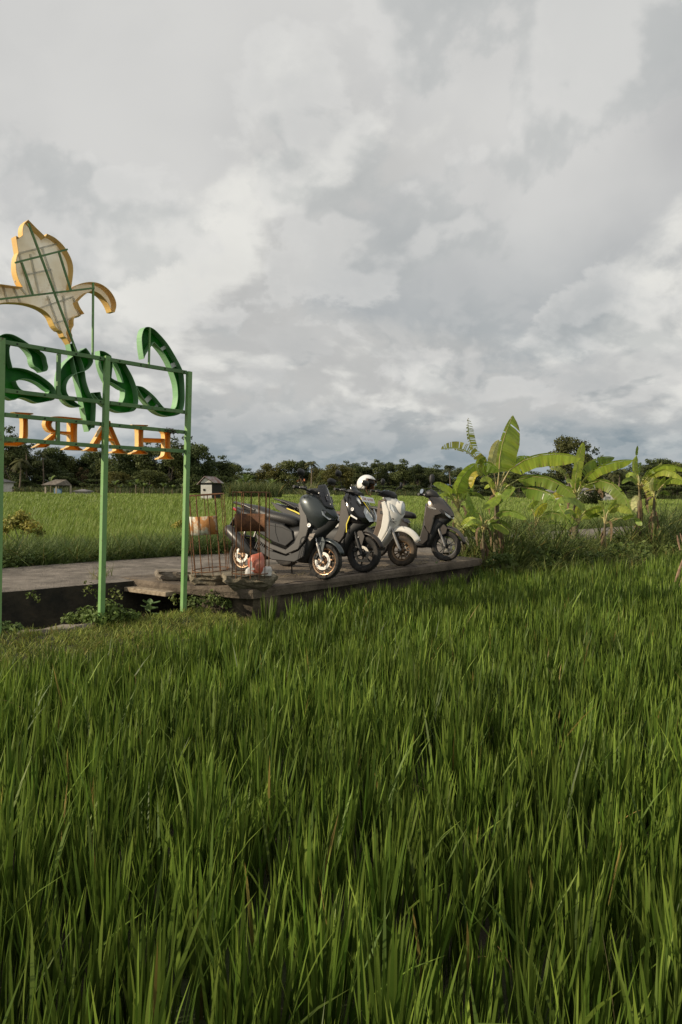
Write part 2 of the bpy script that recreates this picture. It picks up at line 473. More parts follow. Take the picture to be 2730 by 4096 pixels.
# timber left under the broken slab end
pl = GB()
pa, pb = gnd(490, 2352, -0.19), gnd(683, 2374, -0.19)
pa = at(492, 2352, 9.10); pb = at(683, 2376, 8.42)
pl.bar(pa, pb, 0.055, 0.14, side=(0, 0, 1))
plank = tag(pl.build('timber_plank', 'plank', bevel=0.006), 'weathered pale timber plank wedged under the broken slab edge', 'plank')

# ------------------------------------------------------------------ the sign (seen from behind)
ZL, ZR = 6.51, 8.10
SP0 = at(8, 1560, ZL); SP1 = at(757, 1650, ZR)
SDIR = Vector((SP1.x - SP0.x, SP1.y - SP0.y, 0)).normalized()
SNRM = Vector((SDIR.y, -SDIR.x, 0))            # towards the camera
def sp(px, py, d=0.0):
    """photo pixel on the sign's plane, d metres behind the plane of the letters' open backs"""
    r = ray(px, py); k = (SP0 - CAM).dot(SNRM) / r.dot(SNRM)
    return CAM + r * k - SNRM * d
def c1(x, y): return (x * 0.52296, y * 0.52296 + 840)         # pixels of a working enlargement
base = sp(413, 2440); base.z = -0.30
sign = thing('letter_sign', 'tall green frame sign with mirrored green and yellow letters and a flower bud', 'sign', base)
def spart(gb, name, m, parent=None, smooth=False, bevel=0, solid=0, label=None):
    o = gb.build(name, m, sign if parent is None else parent, off=base, smooth=smooth, bevel=bevel, solid=solid, label=label)
    return o
PA = 0.054
posts = []
for (xt, yt, xb, yb) in ((6, 1352, -12, 2560), (428, 1424, 404, 2455), (757, 1486, 733, 2440)):
    top, bot = sp(xt, yt), sp(xb, yb)
    bot.z = min(bot.z, -0.25) - 0.1
    g = GB(); g.bar(bot, top, PA, PA, side=SDIR)
    posts.append(spart(g, 'post', 'sign_post', bevel=0.003))
# rails: (left post y, mid post y, right post y) of the four rails
RAILS = []
for (y0, y1, y2) in ((1366, 1437, 1491), (1560, 1610, 1650), (1657, 1698, 1730), (1755, 1786, 1806)):
    for (xa, ya, xb, yb) in ((6, y0, 426, y1), (430, y1, 755, y2)):
        a, b = sp(xa, ya, 0.006), sp(xb, yb, 0.006)
        d = (b - a).normalized()
        g = GB(); g.bar(a + d * (PA / 2 + .002), b - d * (PA / 2 + .002), 0.040, 0.036, side=(0, 0, 1))
        r = spart(g, 'rail', 'sign_rail', bevel=0.002)
        RAILS.append((r, a, b))
        for f in (0.13, 0.38, 0.68, 0.93):
            p = a.lerp(b, f) + SNRM * 0.020
            g = GB(); g.lathe([(0.0, 0.008), (0.007, 0.007), (0.008, 0.0)], 8)
            R = SNRM.to_track_quat('Z', 'Y').to_matrix()
            g.v = [R @ q + p for q in g.v]
            spart(g, 'bolt', 'bolt', r)
for (xa, ya, xb, yb, w) in ((236, 1415, 233, 1583, 0.034), (232, 1688, 232, 1767, 0.034)):
    g = GB(); g.bar(sp(xa, ya, .004), sp(xb, yb, .004), w, w, side=SDIR); spart(g, 'strut', 'sign_rail', bevel=0.002)
for (xa, ya, xb, yb, w) in ((379, 1128, 377, 1424, 0.018), (606, 1310, 602, 1462, 0.018)):
    g = GB(); g.bar(sp(xa, ya, .03), sp(xb, yb, .03), w, w, side=SDIR); spart(g, 'support_rod', 'sign_post')

def smooth_loop(pts, n=3):
    """Catmull-Rom through traced points; a third item 1 keeps a point sharp"""
    P = [Vector((p[0], p[1])) for p in pts]; sharp = [len(p) > 2 for p in pts]
    out = []; k = len(P)
    for i in range(k):
        p0, p1, p2, p3 = P[i - 1], P[i], P[(i + 1) % k], P[(i + 2) % k]
        m1 = (p2 - p0) * 0.5 if not sharp[i] else (p2 - p1) * 0.8
        m2 = (p3 - p1) * 0.5 if not sharp[(i + 1) % k] else (p2 - p1) * 0.8
        for j in range(n):
            t = j / n
            out.append(p1 * (2 * t**3 - 3 * t**2 + 1) + m1 * (t**3 - 2 * t**2 + t) + p2 * (-2 * t**3 + 3 * t**2) + m2 * (t**3 - t**2))
    return out
def channel(name, loop, holes, d0, depth, mside, mface, n=3, label=None):
    """an open-backed channel letter: returns all round, face at the far end"""
    loops = [[sp(*c1(*p), d0) for p in smooth_loop(l, n)] for l in (loop, *holes)]
    off = -SNRM * depth
    g = GB()
    for l in loops:
        k = len(l)
        g.add(l + [p + off for p in l], [(i, (i + 1) % k, k + (i + 1) % k, k + i) for i in range(k)])
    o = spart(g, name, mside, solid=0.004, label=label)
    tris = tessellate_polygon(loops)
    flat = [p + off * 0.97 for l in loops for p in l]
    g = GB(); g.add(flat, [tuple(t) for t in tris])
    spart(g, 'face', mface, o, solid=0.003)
    return o, loops
# green capital (rightmost) and its neighbours
LC = [(1112, 1134, 1), (1100, 1050), (1096, 970), (1112, 908), (1142, 891), (1185, 906), (1235, 952), (1292, 1020), (1342, 1100), (1386, 1180), (1411, 1240),
      (1420, 1320), (1423, 1400), (1421, 1470), (1408, 1530), (1380, 1560), (1320, 1576), (1262, 1570), (1208, 1546), (1160, 1502), (1118, 1450), (1080, 1392), (1055, 1342, 1),
      (1102, 1352), (1150, 1386), (1200, 1432), (1242, 1484), (1276, 1522, 1), (1330, 1529), (1358, 1505), (1370, 1450), (1372, 1400), (1365, 1330), (1345, 1260), (1310, 1170),
      (1270, 1100), (1230, 1048), (1190, 1006, 1), (1150, 1062), (1124, 1104)]
channel('letter', LC, [], 0.024, 0.10, 'letter_side', 'letter_green', label='big green curved letter beside the tallest post')
def c1b(x, y):     # a second enlargement, brought to the first one's pixels
    return ((x / 7.84 + 330) / 0.52296, (y / 7.84 + 1400 - 840) / 0.52296)
LA = [(583, 10, 1), (700, 28), (830, 92), (942, 176, 1), (985, 420), (962, 700), (948, 866, 1), (1050, 930), (1200, 995), (1326, 1016, 1), (1270, 800), (1195, 580), (1120, 420), (1100, 330, 1), (1350, 370, 1), (1480, 590), (1620, 850),
      (1745, 1200), (1790, 1500), (1770, 1730), (1680, 1880), (1520, 1935), (1380, 1945), (1200, 1940), (1000, 1870), (800, 1762), (640, 1640), (500, 1500), (400, 1380), (352, 1330, 1), (600, 1310, 1),
      (640, 1480), (780, 1640), (950, 1720), (1120, 1740), (1255, 1680), (1320, 1590), (1362, 1480), (1376, 1340), (1366, 1240, 1), (1250, 1190), (1050, 1055), (850, 962, 1), (820, 985, 1), (700, 720), (610, 400)]
channel('letter', [c1b(*p[:2]) + tuple(p[2:]) for p in LA], [], 0.024, 0.10, 'letter_side', 'letter_green', label='green letter behind the middle post')
LK = [(612, 1085, 1), (668, 1052, 1), (700, 1095), (722, 1150), (702, 1195), (665, 1225), (605, 1243), (568, 1262), (535, 1295), (517, 1340), (520, 1390), (545, 1432), (585, 1466), (635, 1503, 1), (575, 1502), (520, 1470), (480, 1410),
      (464, 1350), (464, 1280), (480, 1212), (520, 1157), (562, 1122)]
channel('letter', LK, [], 0.024, 0.10, 'letter_side', 'letter_green', label='green hooked letter below the yellow bud')
LS = [(547, 1020, 1), (581, 1016, 1), (612, 1095), (642, 1165), (660, 1230), (672, 1310), (704, 1402), (738, 1455), (745, 1490), (741, 1600), (735, 1664, 1), (712, 1664, 1), (692, 1692, 1), (672, 1600), (650, 1480), (625, 1360), (600, 1255), (572, 1130)]
channel('stem', LS, [], 0.030, 0.10, 'letter_side', 'letter_green', label='green stem running from the bud down through the letters')
def c1c(x, y): return ((x / 5.2267) / 0.52296, (y / 5.2267 + 1300 - 840) / 0.52296)
LG = [(-120, 420), (-60, 290), (30, 215), (110, 180), (190, 175), (300, 195), (430, 258), (560, 338), (700, 440), (850, 530), (930, 585), (985, 665), (1006, 770), (1030, 870), (1000, 948), (905, 970, 1), (840, 905), (755, 855), (705, 760), (685, 640),
      (590, 500), (480, 405), (350, 352), (262, 378), (232, 440), (218, 540), (238, 700), (285, 884, 1), (400, 890), (560, 918), (740, 988), (900, 1078), (1050, 1188), (1150, 1290), (1192, 1390), (1184, 1500), (1140, 1560), (1000, 1592), (850, 1620),
      (760, 1608), (650, 1560), (520, 1516), (420, 1516), (330, 1556), (240, 1545), (130, 1480), (20, 1410), (-80, 1310), (-120, 1150), (-140, 900), (-150, 640)]
HG = [(355, 1165, 1), (450, 1128), (560, 1120), (700, 1150), (850, 1222), (980, 1320), (1070, 1376, 1), (1010, 1450), (900, 1462), (760, 1440), (640, 1405), (480, 1350), (395, 1262)]
channel('letter', [c1c(*p[:2]) + tuple(p[2:]) for p in LG], [[c1c(*p[:2]) + tuple(p[2:]) for p in HG]], 0.024, 0.10, 'letter_side', 'letter_green', label='green looped letter against the leftmost post')
# yellow small capitals: I, R, A, H (mirrored)
S = 1
LI = [(112, 1543, S), (262, 1553, S), (262, 1560, S), (232, 1568), (221, 1590), (222, 1660), (221, 1730), (210, 1765), (192, 1790, S), (150, 1806, S), (20, 1800, S), (22, 1778, S), (120, 1776), (165, 1764), (183, 1735), (186, 1670), (185, 1600), (170, 1570), (130, 1556)]
LR = [(640, 1594, S), (640, 1602, S), (610, 1606), (600, 1640), (598, 1720), (600, 1790), (615, 1815), (640, 1830, S), (640, 1838, S), (500, 1832, S), (500, 1826, S), (540, 1808), (548, 1770), (548, 1722, S), (480, 1706, S), (430, 1750), (385, 1800), (362, 1815, S), (270, 1816, S), (300, 1800), (360, 1760), (430, 1702, S), (385, 1690), (358, 1650), (360, 1615), (385, 1588), (430, 1578), (500, 1580)]
HR = [(548, 1608, S), (548, 1695, S), (480, 1692), (425, 1680), (402, 1648), (412, 1616), (450, 1604)]
LAA = [(852, 1612, S), (862, 1640, S), (900, 1730), (940, 1820), (960, 1845), (985, 1856, S), (985, 1864, S), (868, 1858, S), (868, 1850, S), (898, 1838), (895, 1800), (880, 1768, S), (785, 1758, S), (765, 1800), (752, 1828), (757, 1838, S), (755, 1846, S), (655, 1842, S), (680, 1830), (720, 1790), (780, 1690), (828, 1610, S)]
HAA = [(800, 1738, S), (872, 1748, S), (838, 1660, S)]
LH1 = [(1022, 1640, S), (1142, 1644, S), (1142, 1650, S), (1112, 1662), (1106, 1690), (1105, 1740), (1106, 1800), (1116, 1840), (1140, 1858, S), (1140, 1867, S), (1012, 1866, S), (1020, 1858, S), (1060, 1840), (1070, 1800), (1070, 1740), (1069, 1690), (1060, 1662), (1022, 1648, S)]
LH2 = [(1248, 1676, S), (1350, 1682, S), (1350, 1688, S), (1320, 1700), (1313, 1730), (1312, 1800), (1312, 1850), (1320, 1884), (1340, 1897, S), (1338, 1905, S), (1220, 1906, S), (1228, 1898, S), (1262, 1880), (1272, 1840), (1272, 1780), (1271, 1720), (1262, 1700), (1248, 1684, S)]
LHB = [(1108, 1742, S), (1270, 1748, S), (1270, 1780, S), (1108, 1774, S)]
for nm, l, h in (('letter I', LI, []), ('letter R', LR, [HR]), ('letter A', LAA, [HAA])):
    channel('letter', l, h, 0.022, 0.075, 'letter_yellow_side', 'letter_yellow', label='yellow mirrored ' + nm + ' in the lower row')
hroot, _ = channel('letter', LH1, [], 0.022, 0.075, 'letter_yellow_side', 'letter_yellow', label='yellow mirrored letter H in the lower row')
o2, _ = channel('stem', LH2, [], 0.022, 0.075, 'letter_yellow_side', 'letter_yellow')
o3, _ = channel('crossbar', LHB, [], 0.032, 0.062, 'letter_yellow_side', 'letter_yellow', n=1)
for o in (o2, o3): o.parent = hroot
for o in (o2, o3):
    for ch in list(o.children): ch.parent = hroot
# bud
LB = [(228, 68, S), (290, 132), (345, 185), (358, 205, S), (372, 176, S), (430, 205), (490, 258), (532, 320), (560, 380), (571, 440), (568, 500), (560, 560), (553, 606, S), (600, 570), (655, 552), (715, 546), (780, 560), (842, 602), (886, 662), (902, 722), (890, 776, S), (866, 772, S),
      (850, 730), (820, 680), (780, 640), (735, 616), (690, 622), (645, 655), (606, 696, S), (625, 742), (657, 789, S), (630, 795), (598, 806), (578, 822), (574, 852), (574, 880), (560, 905), (556, 932), (565, 957), (560, 988), (546, 1018, S), (520, 975), (502, 962, S), (484, 922), (462, 914, S), (428, 878),
      (398, 812), (358, 770), (300, 737), (220, 712), (130, 702), (40, 704), (-60, 730), (-140, 775), (-200, 840, S), (-230, 830, S), (-215, 760), (-180, 680), (-120, 610), (-50, 570), (0, 562), (60, 568), (120, 577), (186, 584, S), (160, 540), (140, 480), (133, 420), (138, 360), (154, 318, S),
      (146, 270), (134, 192, S), (160, 206, S), (188, 186, S), (186, 140), (198, 98)]
bud, budl = channel('flower_bud', LB, [], 0.03, 0.10, 'bud_side', 'bud_panel', label='yellow rimmed flower bud with cream panels')
for (a, b) in (((222, 98), (592, 1088)), ((120, 400), (520, 298)), ((0, 680), (725, 594)), ((170, 398), (255, 642)), ((456, 322), (546, 610))):
    g = GB(); g.bar(sp(*c1(*a), .012), sp(*c1(*b), .012), 0.020, 0.016, side=SNRM); spart(g, 'brace', 'sign_rail', bud)
for (a, b) in (((160, 318), (470, 242)), ((240, 478), (430, 438)), ((150, 520), (245, 640)), ((270, 318), (340, 640)), ((360, 270), (420, 450)), ((420, 440), (480, 640)), ((185, 320), (270, 640)), ((430, 860), (640, 800)), ((330, 740), (600, 650)), ((60, 566), (100, 700)), ((140, 580), (200, 706)), ((600, 660), (650, 800)), ((520, 640), (560, 880)), ((400, 640), (520, 960))):
    g = GB(); g.bar(sp(*c1(*a), .105), sp(*c1(*b), .105), 0.022, 0.016, side=SNRM); spart(g, 'rib', 'bud_panel', bud)
for q in (((1258, 1068), (1306, 1038), 0.036), ((1324, 1196), (1390, 1168), 0.05), ((1150, 1460), (1192, 1420), 0.05), ((1226, 1508), (1246, 1486), 0.03)):
    g = GB(); g.bar(sp(*c1(*q[0]), .10), sp(*c1(*q[1]), .10), q[2], 0.012, side=(0, 0, 1)); spart(g, 'patch', 'white_patch')
# dry vine caught on the frame by the last letter
g = GB()
for k in range(9):
    p = sp(*c1(1300 + random.uniform(-30, 30), 1690 + random.uniform(-14, 20)), -0.03)
    pts = [p + Vector((random.uniform(-.05, .05), random.uniform(-.03, .03), random.uniform(-.04, .03))) for _ in range(4)]
    g.tube(pts, 0.004, 4)
g.tube([sp(*c1(1312, 1690), -.03), sp(*c1(1318, 1720), -.03), sp(*c1(1326, 1756), -.03)], 0.004, 4)
tag(g.build('dry_vine', 'old_twine'), 'dry dark vine tangled on the frame above the last yellow letter', 'vine')
# ------------------------------------------------------------------ rice and grass
def blades(name, root, h, w, ang, lean, bend, col, matn, levels=(0, .3, .58, .82, 1.0), face=None, tipcol=None, parent=None):
    n = len(root); lv = np.array(levels); K = len(lv)
    wp = np.array([0.75, 1.0, 0.92, 0.62, 0.0]) if K == 5 else np.array([0.85, 1.0, 0.6, 0.0]) if K == 4 else np.array([0.9, 0.85, 0.0])
    d = np.stack([np.cos(ang), np.sin(ang), np.zeros(n)], 1)
    f = ang + np.pi / 2 + (rng.normal(0, 0.7, n) if face is None else face)
    wd = np.stack([np.cos(f), np.sin(f), np.zeros(n)], 1)
    P = []
    for u in lv:
        out = lean * u + bend * u * u
        zz = u - 0.5 * (lean * u) ** 2 - 0.45 * bend * bend * u ** 3
        P.append(root + (d * out[:, None] + np.array([0, 0, 1.0])[None] * zz[:, None]) * h[:, None])
    V = []
    for k in range(K - 1):
        o = wd * (w * wp[k] / 2)[:, None]
        V += [P[k] - o, P[k] + o]
    V.append(P[-1])
    nvb = 2 * (K - 1) + 1
    verts = np.stack(V, 1).reshape(-1, 3)
    b = (np.arange(n) * nvb)[:, None]
    quads = np.concatenate([b + np.array([[2 * k, 2 * k + 1, 2 * k + 3, 2 * k + 2]]) for k in range(K - 2)], 0)
    tris = b + np.array([[2 * (K - 2), 2 * (K - 2) + 1, 2 * (K - 1)]])
    cc = np.repeat(col[:, None, :], nvb, 1)
    if tipcol is not None:
        cc = cc.copy(); cc[:, -1, :] = tipcol; cc[:, -3:-1, :] = 0.6 * cc[:, -3:-1, :] + 0.4 * tipcol[:, None, :]
    return np_mesh(name, verts, quads, matn, cc.reshape(-1, 3), parent, tris=tris)
def green(n, a, b, yellow=0.0, ycol=(0.30, 0.24, 0.07)):
    k = rng.random(n)[:, None]; c = np.array(a)[None] * (1 - k) + np.array(b)[None] * k
    c *= rng.uniform(0.75, 1.2, n)[:, None]
    m = rng.random(n) < yellow
    c[m] = np.array(ycol)[None] * rng.uniform(0.6, 1.1, (int(m.sum()), 1))
    return c
def clumps_near():
    """transplanted hills of rice, about 20 cm apart, in the plot the photographer stands in"""
    px, py = [], []
    sp_ = 0.205
    ang0 = math.radians(38)
    ca, sa = math.cos(ang0), math.sin(ang0)
    R = 110
    for i in range(-R, R):
        for j in range(-R, R):
            x = (i * ca - j * sa) * sp_; y = (i * sa + j * ca) * sp_ + 8
            x += rng.normal(0, .035); y += rng.normal(0, .035)
            if y < 0.72 or y > 19.5: continue
            if abs(x) > 0.62 * y + 1.0: continue
            s, t = (x - y) * .7071, (x + y) * .7071
            if t < 4.9:
                if s < -6.0 + .10 * math.sin(t * 3.1): continue
            elif t < 10.7:
                if s < -6.52 - (t - 5) * 0.085 + .26: continue
            else:
                lim = -6.1 if t < 12.5 else -5.6
                if s < lim + 0.15 * math.sin(t * 2): continue
            if t > 9 and -5.15 < s + 0.12 * (t - 11) + .2 * math.sin(t) < -4.75 and rng.random() < .85: continue        # low bund
            px.append(x); py.append(y)
    return np.array(px), np.array(py)
cx_, cy_ = clumps_near()
dist = np.hypot(cx_, cy_)
cnt = np.where(dist < 3.2, 38, np.where(dist < 6, 34, np.where(dist < 10, 28, 22)))
idx = np.repeat(np.arange(len(cx_)), cnt); n = len(idx)
hill = 0.90 + 0.10 * np.sin(cx_ * 1.9 + 1) * np.cos(cy_ * 1.3) + rng.normal(0, .10, len(cx_)).clip(-.25, .2)
r0 = np.abs(rng.normal(0, 0.045, n)); a0 = rng.uniform(0, 2 * np.pi, n)
root = np.stack([cx_[idx] + r0 * np.cos(a0), cy_[idx] + r0 * np.sin(a0), np.full(n, -0.50)], 1)
h = (0.36 + 0.20 * rng.random(n) ** 0.8) * hill[idx]
_s = (root[:, 0] - root[:, 1]) * .7071; _t = (root[:, 0] + root[:, 1]) * .7071
h *= np.where((_t > 4.6) & (_t < 11) & (_s < -5.6), 0.84, 1.0) * np.where((_t < 4.9) & (_s < -4.9), np.where(_s < -5.5, 0.70, 0.84), 1.0)
long_ = rng.random(n) < 0.04
h[long_] *= 1.12
w = rng.uniform(0.0095, 0.0175, n) * np.where(dist[idx] > 7, 1.25, 1.0)
lean = np.abs(rng.normal(0.085, 0.06, n)); bend = np.abs(rng.normal(0.04, 0.045, n)); bend[long_] += 0.25
loose = rng.random(n) < 0.035; bend[loose] += rng.uniform(0.1, 0.5, int(loose.sum()))
# a light breeze from the left: leaves drift to the right
ang = a0 + rng.normal(0, .5, n); dx = np.cos(ang) * 1.0 + 0.4; dy = np.sin(ang) + 0.1; ang = np.arctan2(dy, dx)
col = green(n, (0.053, 0.106, 0.012), (0.150, 0.220, 0.036), 0.007)
col *= rng.uniform(0.7, 1.35, n)[:, None]
col *= (0.82 + 0.36 * rng.random(len(cx_)))[idx][:, None]
tip = col * np.array([1.35, 1.2, 1.05])[None]  # tips yellower, and brightened in colour to look lit
o = blades('rice_plants', root, h, w, ang, lean, bend, col, 'rice', tipcol=tip)
tag(o, 'dense green young rice filling the foreground paddy', 'rice', kind='stuff')

# dry litter between the hills
n = 260
px = rng.uniform(-5, 7, n); py = rng.uniform(1.0, 9, n); keep = (np.abs(px) < .6 * py + .6) & ((px - py) * .7071 > -5.9); px, py = px[keep], py[keep]; n = len(px)
o = blades('dry_rice_leaves', np.stack([px, py, rng.uniform(-.45, -.15, n)], 1), rng.uniform(.08, .2, n), rng.uniform(.003, .006, n), rng.uniform(0, 6.28, n), rng.uniform(.3, 1.0, n), rng.uniform(0, .4, n),
           green(n, (0.30, 0.20, 0.06), (0.34, 0.27, 0.12)), 'rice')
tag(o, 'scattered dry yellow leaves among the foreground rice', 'dry leaves', kind='stuff')

# far paddy beyond the path: density falls with distance, blades widen to match
def far_field(n, y0, y1, seglv, hmul=1.0, wk=0.0016):
    u = rng.random(n); Y = y0 * (y1 / y0) ** u
    X = rng.uniform(-0.60, 0.72, n) * Y
    s, t = (X - Y) * .7071, (X + Y) * .7071
    keep = s < -12.45 - .25 * np.sin(t * 1.3) - 0.4 * rng.random(n)
    X, Y = X[keep], Y[keep]; m = len(X)
    wavy = 1 + .10 * np.sin(X * .9 + Y * .35) * np.cos(Y * .5) + .06 * np.sin(X * 2.3)
    h = rng.uniform(.40, .62, m) * wavy * hmul
    w = np.maximum(0.010, wk * Y) * rng.uniform(.7, 1.3, m)
    a = rng.normal(0.25, 0.9, m)
    c = green(m, (0.14, 0.218, 0.03), (0.265, 0.34, 0.07), 0.03, (0.36, 0.33, 0.12))
    return np.stack([X, Y, np.full(m, -.27)], 1), h, w, a, np.abs(rng.normal(.18, .1, m)), np.abs(rng.normal(.16, .12, m)), c
A = far_field(170000, 10.5, 48, None, 1.0, 0.0010)
o = blades('far_rice_plants', *A[:6], A[6], 'rice', levels=(0, .4, .75, 1.0)); tag(o, 'sunlit light green rice in the paddy beyond the path', 'rice', kind='stuff')
A = far_field(120000, 44, 178, None, 1.0, 0.0013)
o = blades('distant_rice_plants', *A[:6], A[6], 'rice', levels=(0, .55, 1.0)); tag(o, 'distant rice running back to the tree line', 'rice', kind='stuff')

# short grass and weeds ---------------------------------------------------------------
def grass_patch(name, label, pts, hr, wr, c0, c1_, leanm=.35, bendm=.35, matn='weed', yellow=.03, levels=(0, .4, .75, 1.0)):
    n = len(pts)
    o = blades(name, pts, rng.uniform(*hr, n), rng.uniform(*wr, n), rng.uniform(0, 6.283, n), np.abs(rng.normal(leanm, .2, n)), np.abs(rng.normal(bendm, .25, n)), green(n, c0, c1_, yellow), matn, levels=levels)
    return tag(o, label, 'grass', kind='stuff')
def scatter_st(n, s0, s1, t0, t1, zf=None, clump=0):
    s = rng.uniform(s0, s1, n); t = rng.uniform(t0, t1, n)
    if clump:
        k = n // clump; cs, ct = rng.uniform(s0, s1, k), rng.uniform(t0, t1, k); i = rng.integers(0, k, n)
        s = cs[i] + rng.normal(0, .05, n); t = ct[i] + rng.normal(0, .05, n)
    z = np.array([ground_z(a, b) for a, b in zip(s, t)]) if zf is None else np.full(n, zf)
    return np.stack([(s + t) * .7071, (t - s) * .7071, z], 1)
# verge on the far side of the path
P = np.concatenate([scatter_st(46000, -12.9, -10.64, -3.5, 14, None, 26), scatter_st(14000, -12.7, -10.62, 14, 32, None, 26)], 0)
grass_patch('verge_grass', 'rough dark grass along the far edge of the path', P, (.34, .78), (.007, .014), (0.045, 0.085, 0.015), (0.16, 0.21, 0.055), .35, .65)
P = scatter_st(12000, -11.1, -10.56, -3, 16, None, 9)
grass_patch('verge_grass', 'low trailing grass hanging over the far path edge', P, (.14, .34), (.009, .018), (0.045, 0.09, 0.02), (0.11, 0.16, 0.04), .6, .5)
# bank in front of the ditch, under the sign
P = scatter_st(30000, -6.92, -5.2, 0.0, 4.9, None, 14)
grass_patch('bank_grass', 'short bright grass on the bank under the sign', P, (.025, .10), (.004, .009), (0.125, 0.18, 0.026), (0.31, 0.34, 0.07), .4, .4, yellow=.1)
# tufts on the path edges
def tuft(px, py, z, n, hr, label, c0=(0.10, 0.15, 0.03), c1_=(0.24, 0.26, 0.07), spread=.05, w=(.004, .008), name='grass_tuft'):
    p = gnd(px, py, z)
    pts = np.array([p.x, p.y, p.z])[None] + np.stack([rng.normal(0, spread, n), rng.normal(0, spread, n), np.zeros(n)], 1)
    o = blades(name, pts, rng.uniform(*hr, n), rng.uniform(*w, n), rng.uniform(0, 6.28, n), np.abs(rng.normal(.5, .25, n)), np.abs(rng.normal(.4, .3, n)), green(n, c0, c1_, .1), 'weed')
    return tag(o, label, 'grass tuft')
tuft(395, 2318, 0, 34, (.08, .24), 'pale grass tuft on the path edge behind the middle post')
tuft(425, 2306, 0, 26, (.08, .22), 'thin dry grass tuft on the path just right of the middle post')
# undergrowth right of the slab, under the bananas
P = scatter_st(8500, -8.1, -5.7, 10.75, 21, None, 24)
grass_patch('tall_grass', 'tall dark grass under the banana plants', P, (.22, .60), (.009, .018), (0.075, 0.12, 0.022), (0.24, 0.27, 0.075), .35, .55, yellow=.1)
P = scatter_st(9000, -5.9, -4.2, 9.6, 22, None, 16)
grass_patch('bund_grass', 'low grass on the bund between the slab corner and the right hand rice', P, (.12, .32), (.006, .012), (0.06, 0.12, 0.02), (0.14, 0.20, 0.04), .3, .35)
P = scatter_st(4200, -8.4, -6.4, 18, 30, None, 40)
grass_patch('tall_grass', 'tall cane grass at the right end of the banana row', P, (.6, 1.35), (.014, .028), (0.055, 0.095, 0.02), (0.17, 0.21, 0.06), .25, .5, levels=(0, .3, .58, .82, 1.0))
P = scatter_st(1100, -7.8, -6.7, 11.4, 13.8, None, 60)
grass_patch('tall_grass', 'tall cane grass crowding the largest banana stem', P, (.55, 1.3), (.012, .022), (0.06, 0.10, 0.02), (0.19, 0.23, 0.065), .25, .5, levels=(0, .3, .58, .82, 1.0))

# leafy clouds: many small leaves through a volume -----------------------------------
def leaf_cloud(n, blobs, size, col0, col1, flat=0.0, aspect=1.6, shell=0.55):
    """returns verts, quads, colours of n leaf faces spread through the given blobs (x,y,z,rx,ry,rz)"""
    B = np.array(blobs, dtype=float); vol = (B[:, 3] * B[:, 4] * B[:, 5]) ** (2 / 3); i = rng.choice(len(B), n, p=vol / vol.sum())
    d = rng.normal(size=(n, 3)); d /= np.linalg.norm(d, axis=1)[:, None]
    r = (shell + (1 - shell) * rng.random(n)) * rng.uniform(.86, 1.06, n)
    c = B[i, :3] + d * r[:, None] * B[i, 3:6]
    nrm = d + rng.normal(0, .75, (n, 3)); nrm[:, 2] += .25; nrm /= np.linalg.norm(nrm, axis=1)[:, None]
    up = rng.normal(size=(n, 3)); a = np.cross(nrm, up); a /= np.linalg.norm(a, axis=1)[:, None]; b = np.cross(nrm, a)
    sz = size * rng.uniform(.55, 1.35, n)
    a *= (sz * aspect / 2)[:, None]; b *= (sz / 2)[:, None]
    V = np.stack([c - a, c - b * .9 + nrm * (sz * .1)[:, None], c + a, c + b * .9 + nrm * (sz * .1)[:, None]], 1).reshape(-1, 3)
    q = np.arange(n * 4).reshape(n, 4)
    bk = rng.random(len(B))[i]; k = np.clip(bk * .7 + rng.random(n) * .45, 0, 1)[:, None]
    cc = (np.array(col0)[None] * (1 - k) + np.array(col1)[None] * k) * rng.uniform(.8, 1.2, n)[:, None]
    return V, q, np.repeat(cc, 4, 0)
def bush(name, label, loc, blobs, n, size, c0, c1_, cat='bush', stems=0, group=None):
    r = thing(name, label, cat, loc, group=group)
    V, q, cc = leaf_cloud(n, blobs, size, c0, c1_, shell=.2)
    np_mesh('leaves', V, q, 'weed', cc, r, smooth=False)
    if stems:
        g = GB()
        for k in range(stems):
            b = blobs[k % len(blobs)]
            g.tube([(random.uniform(-.04, .04), random.uniform(-.04, .04), -.05), (b[0] * .5, b[1] * .5, b[2] * .55), (b[0], b[1], b[2])], [.012, .009, .005], 5)
        g.build('stems', 'bark', r)
    return r
p = gnd(400, 2490, -0.24)
bush('creeping_shrub', 'low leafy green shrub at the foot of the middle post', p, [(-.12, .02, .08, .18, .14, .10), (.10, .0, .10, .20, .15, .12), (.28, .08, .06, .14, .12, .08), (-.3, .0, .04, .12, .1, .06), (.02, -.12, .06, .2, .1, .08), (.05, .05, .17, .1, .1, .08)], 1700, .030, (0.07, 0.125, 0.022), (0.20, 0.27, 0.07), stems=5)
p = gnd(800, 2432, -0.24)
bush('creeping_shrub', 'small leafy weeds at the slab foot right of the tallest post', p, [(-.05, 0, .07, .16, .12, .1), (.16, .03, .1, .14, .12, .12), (.3, .05, .05, .1, .1, .07)], 420, .030, (0.05, 0.10, 0.02), (0.15, 0.20, 0.05), stems=4)
p = gnd(20, 2525, -0.24)
bush('creeping_shrub', 'low weeds beside the leftmost post', p, [(-.1, 0, .05, .2, .15, .09), (.1, .0, .03, .12, .12, .06)], 300, .03, (0.05, 0.10, 0.02), (0.13, 0.19, 0.05), stems=3)
def hang(px, py, Y, n, r, label):
    p = at(px, py, Y)
    bush('wall_weed', label, p, [(0, 0, 0, r, .06, r * .8), (r * .7, 0, -r * .4, r * .5, .05, r * .5)], n, .028, (0.06, 0.11, 0.02), (0.17, 0.2, 0.05), 'weed')
hang(128, 2378, 7.85, 30, .10, 'thin weed sprouting from the ditch wall near the leftmost post')
hang(355, 2352, 8.35, 44, .14, 'weed hanging over the path edge left of the middle post')
hang(455, 2372, 8.7, 46, .13, 'weed growing from the ditch wall right of the middle post')
